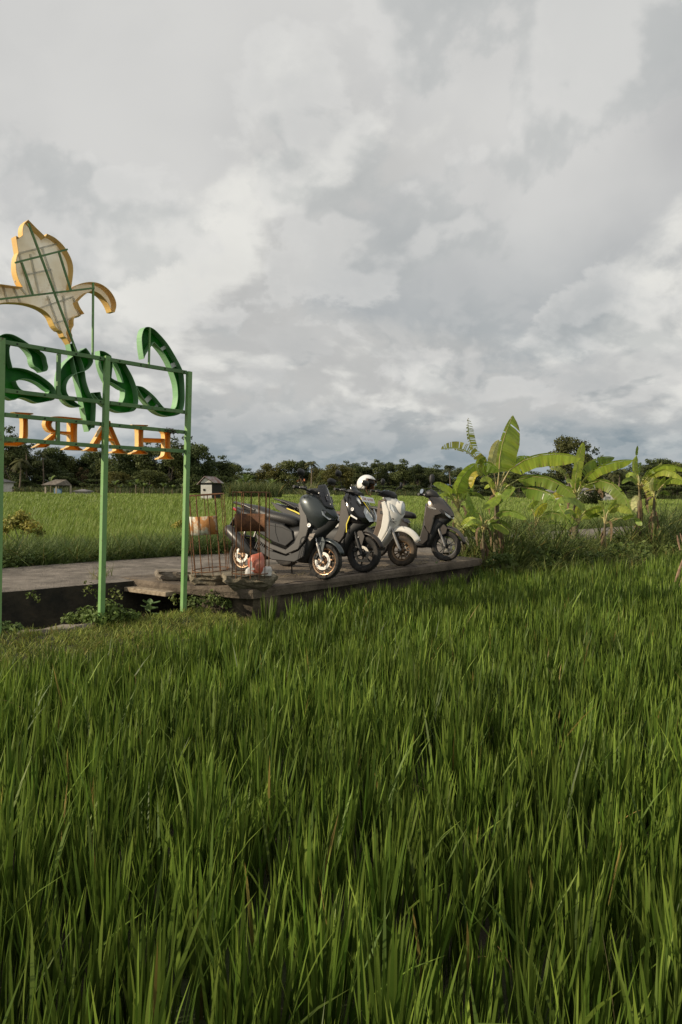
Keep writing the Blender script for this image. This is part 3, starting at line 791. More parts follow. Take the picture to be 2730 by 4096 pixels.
hang(700, 2392, 8.15, 50, .12, 'weed beside the foot of the tallest post')
# two golden leaved bushes in the far verge
for (px, py, z, sc, lab) in ((62, 2225, -.15, 1.0, 'golden leaved croton bush in the verge left of the middle post'), (715, 2165, -.2, .62, 'small golden leaved bush behind the tallest post')):
    p = gnd(px, py, z) ; p += Vector((0, .35, 0))
    bush('croton_bush', lab, p, [(x * sc, y * sc, zz * sc, a * sc, b * sc, c * sc) for (x, y, zz, a, b, c) in ((-.22, 0, .62, .25, .2, .17), (.12, 0, .55, .24, .2, .16), (-.05, .05, .74, .2, .2, .14), (-.42, 0, .5, .16, .16, .12), (.3, .05, .42, .13, .13, .11))], int(1100 * sc), .046, (0.13, 0.18, 0.035), (0.50, 0.42, 0.09), stems=5)
# broad-leaved seedlings on the slab's front edge
def seedling(px, py, Y, label, sc=1.0):
    p = at(px, py, Y)
    r = thing('broadleaf_weed', label, 'weed', p, group='broad leaved weeds along the slab edge')
    g = GB(); g.tube([(0, 0, -.25), (0.01, 0, -.1), (0, 0, .05)], [.006, .005, .003], 5); g.build('stem', 'weed_stem', r)
    for k in range(9):
        a = k * 2.4; L = random.uniform(.09, .15) * sc; e = random.uniform(-.35, .5); zb = -.06 + .014 * k
        d = Vector((math.cos(a) * math.cos(e), math.sin(a) * math.cos(e), math.sin(e))); s = Vector((-math.sin(a), math.cos(a), 0)); u = d.cross(s)
        g = GB(); b = Vector((0, 0, zb))
        ring = []
        for q in (0, .15, .4, .65, .85, 1):
            wq = L * .34 * math.sin(math.pi * min(1, q * .9 + .06)) ** .8 if q < 1 else 0
            m_ = b + d * (L * (q + .15)) - u * (-L * .25 * q * q)
            ring.append([m_ - s * wq + u * .012, m_, m_ + s * wq + u * .012])
        for rr in ring: g.v += rr
        for i in range(5):
            for j in range(2): g.f.append((i * 3 + j, i * 3 + j + 1, (i + 1) * 3 + j + 1, (i + 1) * 3 + j)); g.mi.append(0)
        g.build('leaf', 'weed_leaf', r, smooth=True, recalc=False)
mat('weed_leaf', (0.11, 0.18, 0.06), 0.55, base2=(0.15, 0.23, 0.08), vscale=9, leaf=.25)
mat('weed_stem', (0.12, 0.15, 0.05), 0.6)
seedling(1722, 2285, 11.45, 'broad leaved weed over the slab edge below the two right hand scooters')
seedling(1690, 2330, 11.25, 'broad leaved weed rising from the rice below the slab edge', .8)
seedling(1926, 2300, 12.25, 'broad leaved weed at the right corner of the slab')
seedling(1955, 2255, 12.6, 'broad leaved weed between the slab corner and the banana stems', .8)
seedling(600, 2432, 8.2, 'pale broad leaved weed in the mouth of the drain', .8)

# undergrowth weeds: leafy clumps under the bananas and along the verge
UW = [(10.85, -6.75, .6), (11.5, -6.7, .62), (12.3, -6.5, .62), (13.2, -6.3, .55), (14.3, -6.5, .6), (15.2, -6.1, .5), (16.2, -6.5, .6), (17.3, -6.2, .55), (18.5, -6.4, .7), (19.6, -6.0, .6), (12.0, -7.4, .5), (14.6, -7.4, .6), (17.0, -7.3, .6)]
for i, (t_, s_, r_) in enumerate(UW):
    p = st(s_, t_, ground_z(s_, t_))
    bl = [(random.uniform(-.5, .5) * r_, random.uniform(-.5, .5) * r_, random.uniform(.15, .75) * r_, r_ * random.uniform(.25, .45), r_ * random.uniform(.25, .45), r_ * random.uniform(.2, .35)) for _ in range(6)]
    bush('leafy_weed', 'leafy weed clump under the banana row, ' + ['first', 'second', 'third', 'fourth', 'fifth', 'sixth', 'seventh', 'eighth', 'ninth', 'tenth', 'eleventh', 'twelfth', 'thirteenth'][i] + ' counted along the row', p, bl, 420, .055, (0.05, 0.09, 0.02), (0.17, 0.22, 0.05), 'weed', stems=5, group='leafy weeds under the bananas')
VW = [(-1.6 + .72 * k, -10.98 + .1 * (k % 3)) for k in range(16)]
for i, (t_, s_) in enumerate(VW):
    p = st(s_, t_, ground_z(s_, t_)); r_ = random.uniform(.42, .58)
    bl = [(random.uniform(-1.2, 1.2) * r_, random.uniform(-.4, .4) * r_, random.uniform(.1, .6) * r_, r_ * random.uniform(.3, .45), r_ * random.uniform(.25, .4), r_ * random.uniform(.2, .35)) for _ in range(6)]
    bush('leafy_weed', 'low leafy weeds at the far path edge, ' + ['first', 'second', 'third', 'fourth', 'fifth', 'sixth', 'seventh', 'eighth', 'ninth', 'tenth', 'eleventh', 'twelfth', 'thirteenth', 'fourteenth', 'fifteenth', 'sixteenth'][i] + ' from the left', p, bl, 420, .045, (0.04, 0.08, 0.018), (0.13, 0.18, 0.045), 'weed', stems=4, group='leafy weeds along the far path edge')
# ------------------------------------------------------------------ scooters
mat('tyre', (0.018, 0.017, 0.016), 0.85, base2=(0.045, 0.038, 0.03), vscale=9, bump=0.3, bscale=60)
mat('tyre_dusty', (0.035, 0.028, 0.02), 0.9, base2=(0.09, 0.065, 0.042), vscale=8, bump=0.3, bscale=60)
mat('black_plastic', (0.014, 0.014, 0.014), 0.55, base2=(0.022, 0.022, 0.021), vscale=9)
mat('black_gloss', (0.010, 0.010, 0.011), 0.16, coat=0.6)
mat('seat_vinyl', (0.022, 0.021, 0.02), 0.5, bump=0.15, bscale=90)
mat('slate_paint', (0.05, 0.06, 0.062), 0.38, metal=0.45, base2=(0.052, 0.062, 0.064), vscale=3, coat=0.3)
mat('grey_panel', (0.045, 0.043, 0.04), 0.38, metal=0.3, base2=(0.055, 0.052, 0.048), vscale=4)
mat('grey_body', (0.022, 0.022, 0.022), 0.28, metal=0.3, base2=(0.03, 0.029, 0.028), vscale=4)
mat('brown_panel', (0.03, 0.025, 0.022), 0.4, metal=0.2, base2=(0.038, 0.032, 0.027), vscale=4)
mat('bronze_paint', (0.085, 0.072, 0.061), 0.30, metal=0.5, base2=(0.098, 0.083, 0.07), vscale=4, coat=0.3)
mat('cream_paint', (0.68, 0.66, 0.60), 0.3, base2=(0.70, 0.68, 0.62), vscale=3, coat=0.3)
mat('taupe_paint', (0.17, 0.13, 0.10), 0.3, metal=0.5, coat=0.3)
mat('chrome', (0.75, 0.74, 0.72), 0.16, metal=1.0)
mat('disc_steel', (0.80, 0.76, 0.68), 0.28, metal=0.9)
mat('dull_steel', (0.32, 0.31, 0.29), 0.42, metal=0.9, base2=(0.22, 0.21, 0.2), vscale=12)
mat('gold_rim', (0.60, 0.40, 0.25), 0.28, metal=0.9)
mat('brown_rim', (0.16, 0.105, 0.06), 0.4, metal=0.6)
mat('yellow_line', (0.75, 0.62, 0.02), 0.4)
mat('lamp_lens', (0.62, 0.65, 0.66), 0.08, spec=0.8, coat=1.0)
mat('lamp_dark', (0.06, 0.065, 0.07), 0.08, spec=0.8, coat=1.0)
mat('amber_lens', (0.42, 0.36, 0.30), 0.12, coat=0.8)
mat('screen_tint', (0.012, 0.013, 0.017), 0.06, alpha=0.78, coat=0.5)
mat('plate_dark', (0.035, 0.034, 0.045), 0.5)
mat('plate_white', (0.72, 0.72, 0.70), 0.45)
mat('plate_ink', (0.30, 0.29, 0.30), 0.5)
mat('plate_ink_red', (0.35, 0.06, 0.05), 0.5)
mat('mirror_glass', (0.85, 0.87, 0.88), 0.04, metal=1.0)
mat('emblem', (0.75, 0.74, 0.72), 0.3, metal=0.6)
mat('tail_red', (0.35, 0.02, 0.015), 0.2, coat=0.6)

def sgnpow(v, e): return math.copysign(abs(v) ** e, v)
def loft_x(g, secs, n=20, caps=True):
    """secs: (x, zc, half height, half width, squareness)"""
    rings = []
    for s in secs:
        x, zc, hh, hw = s[:4]; e = 2.0 / (s[4] if len(s) > 4 else 2.6)
        rings.append([Vector((x, hw * sgnpow(math.cos(a), e), zc + hh * sgnpow(math.sin(a), e))) for a in (2 * math.pi * k / n for k in range(n))])
    g.rings(rings, caps); return g
def loft_z(g, secs, n=24, caps=True):
    """secs: (z, x back, x front, half width, squareness, point) horizontal slices; point < 1 narrows the front"""
    rings = []
    for s in secs:
        z, xb, xf, hw = s[:4]; e = 2.0 / (s[4] if len(s) > 4 else 2.4); pt = s[5] if len(s) > 5 else 0.0
        c, a_ = (xb + xf) / 2, (xf - xb) / 2
        ring = []
        for k in range(n):
            a = 2 * math.pi * k / n; u = sgnpow(math.cos(a), e); v = sgnpow(math.sin(a), e)
            ring.append(Vector((c + a_ * u, hw * v * (1 - pt * max(0, u)), z)))
        rings.append(ring)
    g.rings(rings, caps); return g
def loft_facet(g, secs):
    """horizontal slices with the flat facets and creases of moulded panels: (z, x back, x front, half width)"""
    rings = []
    for (z, xb, xf, hw) in secs:
        L = xf - xb
        half = [(xf, .10 * hw), (xf - .10 * L, .42 * hw), (xf - .30 * L, .78 * hw), (xf - .55 * L, .98 * hw), (xf - .80 * L, 1.0 * hw), (xb + .02 * L, .86 * hw), (xb, .5 * hw)]
        rings.append([Vector((x, -y, z)) for x, y in half] + [Vector((x, y, z)) for x, y in reversed(half)])
    g.rings(rings); return g
def fender(g, cx, cz, r, a0, a1, hw, drop, n=14, hw2=None, lift=0.0):
    rows = []
    for i in range(n + 1):
        f = i / n; a = math.radians(a0 + (a1 - a0) * f); w = hw + ((hw2 if hw2 is not None else hw) - hw) * f
        w *= (0.75 + 0.25 * math.sin(math.pi * min(1, f * 1.6 + .2))) if f < .5 else (0.72 + 0.28 * math.sin(math.pi * (0.5 + .5 * (1 - (f - .5) * 2)) * .999 / 1.0) if False else 1 - 0.35 * max(0, (f - .7) / .3) ** 2)
        row = []
        for k in range(9):
            y = -1 + 2 * k / 8; rr = r + lift * f - drop * abs(y) ** 2.4
            row.append(Vector((cx + rr * math.cos(a), w * y, cz + rr * math.sin(a))))
        rows.append(row)
    g.rings(rows, caps=False, closed=False); return g
def patch(g, pts, thick=0.006):
    """flat-ish lens or badge from 3-D corner points"""
    P = [Vector(p) for p in pts]; c = sum(P, Vector()) / len(P)
    nrm = Vector()
    for i in range(len(P)): nrm += (P[i] - c).cross(P[(i + 1) % len(P)] - c)
    nrm.normalize(); k = len(P)
    inn = [c + (p - c) * 0.86 + nrm * thick for p in P]
    g.add(P + inn + [p - nrm * thick for p in P], [(i, (i + 1) % k, k + (i + 1) % k, k + i) for i in range(k)] + [tuple(range(k, 2 * k))] + [(2 * k + i, 2 * k + (i + 1) % k, (i + 1) % k, i) for i in range(k)])
    return g
def mirror_y(pts): return [(p[0], -p[1], p[2]) for p in pts]
def text_mesh(name, body, size, mtx, matn, parent):
    cu = bpy.data.curves.new(name, 'FONT'); cu.body = body; cu.size = size; cu.align_x = 'CENTER'; cu.align_y = 'CENTER'; cu.extrude = 0.0008
    o = bpy.data.objects.new(name, cu); COL.objects.link(o)
    dg = bpy.context.evaluated_depsgraph_get(); me = bpy.data.meshes.new_from_object(o.evaluated_get(dg))
    bpy.data.objects.remove(o); me.materials.clear(); me.materials.append(M[matn])
    q = bpy.data.objects.new(name, me); COL.objects.link(q); q.parent = parent; q.matrix_local = mtx
    return q
def wheel(root, x, r, rim_r, hw, rim_m, tyre_m, spokes, disc_side, disc_r, name, split=1, label=None):
    w = bpy.data.objects.new(name, None); COL.objects.link(w); w.parent = root; w.location = (x, 0, r); w.empty_display_size = .05
    if label: w['label'] = label
    g = GB(); k = r - rim_r
    prof = [(rim_r, -hw * .62), (rim_r + k * .25, -hw * .92), (rim_r + k * .6, -hw), (r - k * .22, -hw * .9), (r - .012, -hw * .68), (r - .003, -hw * .36), (r, 0), (r - .003, hw * .36), (r - .012, hw * .68), (r - k * .22, hw * .9), (rim_r + k * .6, hw), (rim_r + k * .25, hw * .92), (rim_r, hw * .62)]
    g.lathe(prof, 48, 'Y')
    t = g.build('tyre', tyre_m, w, smooth=True)
    g = GB()       # tread blocks
    for i in range(36):
        a = 2 * math.pi * i / 36
        for sd in (-1, 1):
            c = Vector(((r - .002) * math.cos(a), sd * hw * .42, (r - .002) * math.sin(a)))
            g.box(c, (.003, hw * .40, .009), Matrix.Rotation(-a, 3, 'Y') @ Matrix.Rotation(sd * .5, 3, 'X'))
    g.build('tread', tyre_m, w)['kind'] = 'stuff'
    g = GB()
    g.lathe([(rim_r + .004, -hw * .66), (rim_r + .006, -hw * .6), (rim_r - .012, -hw * .5), (rim_r - .022, -hw * .2), (rim_r - .022, hw * .2), (rim_r - .012, hw * .5), (rim_r + .006, hw * .6), (rim_r + .004, hw * .66), (rim_r - .006, hw * .62), (rim_r - .02, hw * .46), (rim_r - .03, 0), (rim_r - .02, -hw * .46), (rim_r - .006, -hw * .62)], 48, 'Y', closed=True)
    g.build('rim', rim_m, w, smooth=True)
    g = GB(); g.lathe([(0, -hw * .8), (.03, -hw * .8), (.042, -hw * .5), (.042, hw * .5), (.03, hw * .8), (0, hw * .8)], 20, 'Y'); g.build('hub', rim_m, w, smooth=True)
    for i in range(spokes):
        a = 2 * math.pi * (i + .3) / spokes
        for sd in ((-1, 1) if split == 2 else (0,)):
            d0 = Vector((math.cos(a), 0, math.sin(a))); q = Vector((-math.sin(a), 0, math.cos(a)))
            g = GB(); g.bar(d0 * .03, d0 * (rim_r - .02) + q * (sd * .032), .016 if split == 2 else .020, .022, side=q); g.build('spoke', rim_m, w, bevel=.003)
    if disc_r:
        y = disc_side * (hw + .012)
        g = GB(); g.lathe([(disc_r, y - .002), (disc_r, y + .002), (disc_r * .66, y + .002), (disc_r * .66, y - .002)], 44, 'Y', closed=True); d = g.build('brake_disc', 'disc_steel', w)
        g = GB()
        for i in range(30):
            a = 2 * math.pi * i / 30; rr = disc_r * (.74 + .08 * (i % 3))
            g.lathe([(0, y + disc_side * .0028), (.0042, y + disc_side * .0028), (.0042, y)], 6, 'Y', (rr * math.cos(a), 0, rr * math.sin(a)))
        g.build('disc_holes', 'black_plastic', d)['kind'] = 'stuff'
        g = GB()
        for i in range(5):
            a = 2 * math.pi * i / 5; d0 = Vector((math.cos(a), 0, math.sin(a))); g.bar(d0 * .03 + Vector((0, y, 0)), d0 * disc_r * .7 + Vector((0, y, 0)), .014, .004, side=(0, 1, 0))
        g.build('disc_carrier', 'black_plastic', d)
    return w

class Scooter:
    def __init__(self, name, label, front, heading, lean):
        self.root = thing(name, label, 'scooter', front, Matrix.Rotation(heading, 3, 'Z') @ Matrix.Rotation(-lean, 3, 'X'), 'scooters parked on the slab')
    def p(self, name, fn, m, smooth=True, bevel=0, solid=0, parent=None, subsurf=0, label=None):
        g = GB(); fn(g); return g.build(name, m, parent or self.root, smooth=smooth, bevel=bevel, solid=solid, subsurf=subsurf, label=label)
    def side_panel(self, name, poly, y0, y1, m, bevel=.006, both=True, label=None):
        for sg in ((-1, 1) if both else (-1,)):
            g = GB(); g.prism([Vector((x, sg * y0, z)) for x, z in poly], (0, sg * (y1 - y0), 0)); g.build(name, m, self.root, bevel=bevel, label=label)
    def lens(self, name, pts, m, both=True, label=None):
        for q in ((pts, mirror_y(pts)[::-1]) if both else (pts,)):
            g = GB(); patch(g, q); g.build(name, m, self.root, label=label)
    def forks(self, top, r, y, m_low, m_up='chrome', axle=(0, 0), split=.45):
        t = Vector((top[0], 0, top[1])); b = Vector((axle[0], 0, axle[1])); mid = b.lerp(t, split)
        for sg in (-1, 1):
            o = Vector((0, sg * y, 0))
            g = GB(); g.tube([b + o, b.lerp(mid, .9) + o, mid + o], [r * 1.25, r * 1.3, r * 1.1], 12); f = g.build('fork_leg', m_low, self.root, smooth=True)
            g = GB(); g.tube([mid + o, t + o], r * .8, 12); g.build('fork_tube', m_up, f, smooth=True)
            g = GB(); g.lathe([(0, -.012), (.014, -.012), (.014, .012), (0, .012)], 12, 'Y', b + o * 1.22); g.build('axle_nut', 'dull_steel', f)
    def bars(self, c, half, drop, back, grip_m='black_plastic', lever=True, hs=.12):
        """handlebar about the centre c=(x,z)"""
        C = Vector((c[0], 0, c[1])); hb = self.p('handlebar', lambda g: g.tube([C + Vector((-back, -half * .72, drop)), C + Vector((-back * .35, -half * .35, drop * .5)), C, C + Vector((-back * .35, half * .35, drop * .5)), C + Vector((-back, half * .72, drop))], .013, 10), 'black_plastic')
        for sg in (-1, 1):
            a = C + Vector((-back, sg * half * .66, drop)); b = C + Vector((-back - .04, sg * half, drop))
            self.p('grip', lambda g: g.tube([a, a.lerp(b, .1), a.lerp(b, .95), b], [.015, .018, .018, .022], 12), grip_m, parent=hb)
            s0 = C + Vector((-back + .02, sg * half * .60, drop + .005))
            self.p('switch_pod', lambda g: loft_x(g, [(s0.x - .03, s0.z, .014, .02), (s0.x - .01, s0.z, .026, .035), (s0.x + .03, s0.z, .024, .034), (s0.x + .05, s0.z, .012, .02)]) and [setattr(v, 'y', v.y + s0.y) for v in g.v], 'black_plastic', parent=hb)
            if lever:
                self.p('brake_lever', lambda g: g.tube([s0 + Vector((.05, 0, -.01)), s0 + Vector((.07, sg * .05, -.012)), s0 + Vector((.045, sg * .16, -.016))], [.007, .006, .007], 8), 'dull_steel', parent=hb)
        return hb
    def mirror(self, base, head, size=(.075, .045), face=(-1, 0, 0.05), m='black_plastic', parent=None, glass='mirror_glass', thick=.02):
        base, head = Vector(base), Vector(head)
        o = self.p('mirror', lambda g: g.tube([base, base.lerp(head, .35) + Vector((0, 0, .02)), head], [.006, .005, .005], 8), m, parent=parent)
        f = Vector(face).normalized(); R = f.to_track_quat('Z', 'Y').to_matrix()
        def shell(g):
            n = 20; rings = []
            for (k, d) in ((1.0, .006), (1.04, 0), (.95, -thick), (.6, -thick * 1.9), (.15, -thick * 2.2)):
                rings.append([R @ Vector((size[0] * k * sgnpow(math.cos(a), .8), size[1] * k * sgnpow(math.sin(a), .8), d)) + head for a in (2 * math.pi * i / n for i in range(n))])
            g.rings(rings)
        self.p('mirror_shell', shell, m, parent=o)
        self.p('mirror_glass', lambda g: g.rings([[R @ Vector((size[0] * .9 * sgnpow(math.cos(a), .8), size[1] * .9 * sgnpow(math.sin(a), .8), d)) + head for a in (2 * math.pi * i / 20 for i in range(20))] for d in (.006, .008)]), glass, parent=o)
    def plate(self, c, nrm, size, text, m, ink, inksize=.07):
        c, nrm = Vector(c), Vector(nrm).normalized()
        right = Vector((0, 0, 1)).cross(nrm).normalized(); up = nrm.cross(right); R = Matrix((right, up, nrm)).transposed()
        o = self.p('number_plate', lambda g: g.box(c, (*size, .004), R), m, smooth=False, bevel=.0015)
        text_mesh('plate_lettering', text, inksize, Matrix.Translation(c + nrm * .0035) @ R.to_4x4(), ink, o)
        return o
    def emblem(self, c, r=.022, sg=-1):
        c = Vector(c)
        o = self.p('emblem', lambda g: g.lathe([(r, 0), (r, sg * .005), (r * .82, sg * .005), (r * .82, sg * .002), (0, sg * .002)], 24, 'Y', c), 'emblem')
        def forks(g):
            for k in range(3):
                a = math.pi / 2 + 2 * math.pi * k / 3; d = Vector((math.cos(a), 0, math.sin(a))); g.bar(c + Vector((0, sg * .004, 0)), c + d * r * .8 + Vector((0, sg * .004, 0)), r * .22, .003, side=(0, 1, 0))
        self.p('emblem_mark', forks, 'black_plastic', smooth=False, parent=o)
    def hoses(self, z=.98):
        for sg in (-1, 1):
            self.p('brake_hose', lambda g: g.tube([(-.30, sg * .20, z + .10), (-.22, sg * .15, z - .02), (-.17, sg * .11, .72), (-.10, sg * .095, .52), (-.06, sg * .10, .36)], .006, 6), 'black_plastic')
    def seam(self, pts, y=-.1745):
        self.p('panel_seam', lambda g: g.tube([(x, y, z) for x, z in pts], .0035, 5), 'black_plastic')
    def stand(self, x=-.52, y=.12):
        self.p('side_stand', lambda g: g.tube([(x, y, .22), (x - .03, y + .07, .12), (x - .05, y + .12, .035)], [.011, .010, .010], 8), 'black_plastic')
    def common_rear(self, x, r, body_m, seat_m='seat_vinyl', zs=1.0, rim_m='black_plastic', rim_r=None, hw=.065, tail_z=.86, disc=0, spokes=5, tyre_m='tyre'):
        wheel(self.root, x, r, rim_r or r - .075, hw, rim_m, tyre_m, spokes, -1, disc, 'rear_wheel')
        self.p('engine_case', lambda g: loft_x(g, [(x - .06, .27, .05, .05), (x + .05, .28, .085, .07), (x + .25, .30, .10, .075), (x + .42, .32, .09, .08), (x + .52, .33, .05, .05)]) and [setattr(v, 'y', v.y + .10) for v in g.v], 'black_plastic')
        self.p('rear_hugger', lambda g: fender(g, x, r, r + .035, 150, 60, .065, .02), 'black_plastic', solid=.005)
        for sg in (-1, 1):
            self.p('shock_absorber', lambda g: g.tube([(x - .02, sg * .115, r + .03), (x + .03, sg * .12, r + .18), (x + .07, sg * .12, r + .36)], [.012, .024, .016], 10), 'dull_steel')

HEAD = math.radians(-30)
F1, F2, F3, F4 = gnd(1296, 2319, .004), gnd(1452, 2290, .004), gnd(1606, 2265, .004), gnd(1782, 2245, .004)

# ---- 1: slate grey maxi scooter with a tinted screen and gold wheels
s1 = Scooter('scooter', 'slate grey scooter with gold wheels and dark windscreen, beside the wire bins', F1, HEAD, math.radians(8))
wheel(s1.root, 0, .243, .178, .058, 'gold_rim', 'tyre', 7, -1, .118, 'front_wheel', label='front wheel with gold rim and bright brake disc')
s1.common_rear(-1.34, .25, 'grey_body', rim_m='gold_rim', rim_r=.175, disc=.11, spokes=7)
s1.forks((-.20, .72), .017, .085, 'dull_steel', 'chrome', (0, .243), .5)
s1.p('brake_caliper', lambda g: g.box((-.085, -.088, .30), (.05, .04, .09), Matrix.Rotation(.6, 3, 'Y')), 'black_plastic', smooth=False, bevel=.008)
s1.p('front_fender', lambda g: fender(g, 0, .243, .30, 122, 22, .072, .035, hw2=.06), 'slate_paint', solid=.006)
s1.side_panel('fender_stay', [(-.115, .56), (-.02, .56), (.02, .50), (-.005, .36), (-.04, .27), (-.075, .36)], .066, .076, 'slate_paint')
for z in (.335, .455): s1.p('reflector_bolt', lambda g: g.lathe([(0, -.087), (.008, -.086), (.011, -.076)], 12, 'Y', (-.055 + (z - .335) * -.1, 0, z)), 'chrome')
s1.p('front_cowl', lambda g: loft_facet(g, [(0.61, -0.15, -0.06, 0.06), (0.67, -0.19, 0, 0.125), (0.75, -0.25, 0.06, 0.172), (0.83, -0.315, 0.115, 0.19), (0.9, -0.355, 0.1, 0.198), (0.98, -0.385, 0.035, 0.203), (1.05, -0.385, -0.035, 0.198), (1.095, -0.365, -0.1, 0.172), (1.12, -0.335, -0.15, 0.12)]), 'slate_paint', smooth=True)
s1.p('belly_cover', lambda g: loft_z(g, [(.20, -.36, -.27, .09), (.27, -.42, -.22, .14, 3), (.40, -.40, -.17, .15, 3), (.55, -.36, -.10, .15, 3), (.68, -.30, .08, .12, 2.6, .4), (.78, -.28, .17, .10, 2.4, .5)]), 'black_plastic')
s1.p('screen_surround', lambda g: loft_z(g, [(.92, -.18, .07, .10, 2.2, .5), (1.0, -.23, .025, .125, 2.3, .5), (1.08, -.28, -.03, .128, 2.4, .45), (1.14, -.31, -.08, .11, 2.4, .4), (1.18, -.32, -.15, .07, 2.2, .3)]), 'black_plastic')
s1.side_panel('leg_shield', [(-.30, 1.04), (-.25, .88), (-.19, .66), (-.23, .50), (-.33, .37), (-.52, .29), (-.80, .36), (-1.02, .47), (-1.06, .56), (-.98, .52), (-.76, .42), (-.53, .36), (-.41, .45), (-.345, .60), (-.345, .80), (-.40, .99)], .150, .182, 'grey_panel', bevel=.012)
s1.side_panel('lower_skirt', [(-.22, .48), (-.33, .355), (-.52, .275), (-.82, .34), (-1.0, .42), (-.95, .30), (-.75, .21), (-.38, .20), (-.24, .28)], .135, .168, 'black_plastic', bevel=.01)
s1.p('centre_tunnel', lambda g: loft_x(g, [(-.30, .52, .20, .13, 3), (-.42, .50, .20, .15, 3), (-.60, .50, .17, .15, 3), (-.80, .53, .15, .15, 3)]), 'grey_body')
s1.side_panel('side_cover', [(-.42, .50), (-.54, .40), (-.76, .455), (-1.0, .56), (-1.2, .68), (-1.12, .74), (-.9, .735), (-.62, .70), (-.46, .62)], .14, .172, 'grey_body', bevel=.014)
s1.p('rear_body', lambda g: loft_x(g, [(-.62, .66, .07, .14, 3), (-.85, .69, .10, .17, 3), (-1.1, .75, .10, .175, 3), (-1.35, .83, .075, .14, 2.8), (-1.55, .90, .04, .07, 2.4)]), 'grey_body')
s1.p('seat', lambda g: loft_x(g, [(-.42, .72, .03, .06), (-.49, .75, .075, .115), (-.70, .785, .085, .16), (-.93, .81, .085, .17), (-1.03, .85, .09, .165), (-1.25, .91, .07, .14), (-1.46, .955, .035, .085)]), 'seat_vinyl', subsurf=1)
for sg in (-1, 1):
    s1.p('grab_rail', lambda g: g.tube([(-1.12, sg * .15, .88), (-1.3, sg * .155, .945), (-1.5, sg * .13, .985), (-1.57, sg * .06, .99)], [.018, .02, .02, .016], 10), 'grey_panel')
s1.p('tail_light', lambda g: loft_x(g, [(-1.50, .88, .03, .10), (-1.575, .905, .025, .085), (-1.60, .91, .012, .05)]), 'tail_red')
s1.p('exhaust', lambda g: g.tube([(-.98, -.15, .26), (-1.12, -.20, .30), (-1.20, -.205, .36), (-1.33, -.205, .46), (-1.50, -.20, .58), (-1.55, -.20, .615)], [.03, .05, .075, .085, .082, .05], 16), 'grey_panel')
s1.p('plate_holder', lambda g: g.bar((-1.50, 0, .86), (-1.70, 0, .56), .10, .02, side=(0, 1, 0)), 'black_plastic', smooth=False, bevel=.006)
s1.p('radiator', lambda g: [g.box((-.92 - .028 * k, -.155, .36 + .012 * k), (.012, .03, .12), Matrix.Rotation(.35, 3, 'Y')) for k in range(5)], 'black_plastic', smooth=False)
s1.p('windscreen', lambda g: g.rings([[Vector((.075 - .17 * (f ** .9) - .07 * abs(y) ** 2, y * (.085 + .05 * math.sin(math.pi * min(1, f * .75 + .12))) * (1 if f < .9 else .8), .93 + .345 * f - .03 * abs(y) ** 2 * f)) for y in (-1, -.7, -.35, 0, .35, .7, 1)] for f in (0, .2, .4, .6, .8, .93, 1)], caps=False, closed=False), 'screen_tint', solid=.004)
for sg in (-1, 1):
    for (f, zz) in ((.25, 1.0), (.6, 1.12)):
        s1.p('screen_bolt', lambda g: g.lathe([(0, .012), (.006, .010), (.006, 0)], 10, 'X', (.075 - .17 * f + .004, sg * .055, zz)), 'chrome')
s1.plate((-.015, 0, 1.075), (.9, 0, .42), (.17, .085), 'DK 31', 'plate_dark', 'plate_ink', .06)
s1.lens('headlight', [(-.01, -.175, .915), (.04, -.155, .895), (.10, -.09, .845), (.128, -.03, .80), (.095, -.10, .79), (.02, -.165, .85)], 'lamp_dark')
s1.lens('running_light', [(-.02, -.186, .91), (.01, -.176, .88), (.04, -.158, .83), (.10, -.104, .80), (.08, -.13, .785), (.005, -.182, .845)], 'lamp_lens')
s1.lens('turn_signal', [(-.10, -.150, .60), (-.17, -.172, .585), (-.19, -.175, .53), (-.16, -.165, .49), (-.12, -.155, .54)], 'amber_lens')
s1.emblem((-.185, -.186, .70), .027)
hb = s1.bars((-.22, 1.13), .37, .06, .10)
s1.p('dash_cover', lambda g: loft_x(g, [(-.10, 1.14, .03, .10), (-.2, 1.17, .045, .14), (-.3, 1.17, .04, .12), (-.36, 1.16, .02, .06)]), 'black_plastic')
s1.mirror((-.27, -.24, 1.20), (-.25, -.40, 1.375), (.088, .045), (-.95, -.12, .1), parent=hb)
s1.mirror((-.27, .24, 1.20), (-.25, .40, 1.375), (.088, .045), (-.95, .12, .1), parent=hb)
s1.stand(-.62, .12); s1.hoses(); s1.seam([(-.46, .60), (-.62, .655), (-.85, .68), (-1.05, .69)], -.174); s1.seam([(-.66, .46), (-.72, .58), (-.74, .70)], -.174)

# ---- 2: glossy black sport scooter with yellow lines
s2 = Scooter('scooter', 'black sport scooter with yellow lines and white lamps, second from the wire bins', F2, HEAD, math.radians(7))
wheel(s2.root, 0, .266, .190, .058, 'black_plastic', 'tyre', 6, -1, .115, 'front_wheel', label='black front wheel with bright brake disc')
s2.common_rear(-1.34, .27, 'black_gloss', rim_r=.185, spokes=6)
s2.forks((-.21, .76), .017, .088, 'black_plastic', 'chrome', (0, .266), .5)
s2.p('brake_caliper', lambda g: g.box((-.09, -.09, .33), (.05, .04, .09), Matrix.Rotation(.6, 3, 'Y')), 'black_plastic', smooth=False, bevel=.008)
s2.p('front_fender', lambda g: fender(g, 0, .266, .325, 130, 18, .074, .04, hw2=.055), 'brown_panel', solid=.006)
s2.side_panel('fender_stay', [(-.13, .60), (-.02, .60), (.03, .52), (0, .40), (-.04, .31), (-.08, .42)], .068, .078, 'brown_panel')
for z in (.385, .50): s2.p('reflector_bolt', lambda g: g.lathe([(0, -.09), (.008, -.089), (.012, -.078)], 12, 'Y', (-.055 + (z - .385) * -.1, 0, z)), 'chrome')
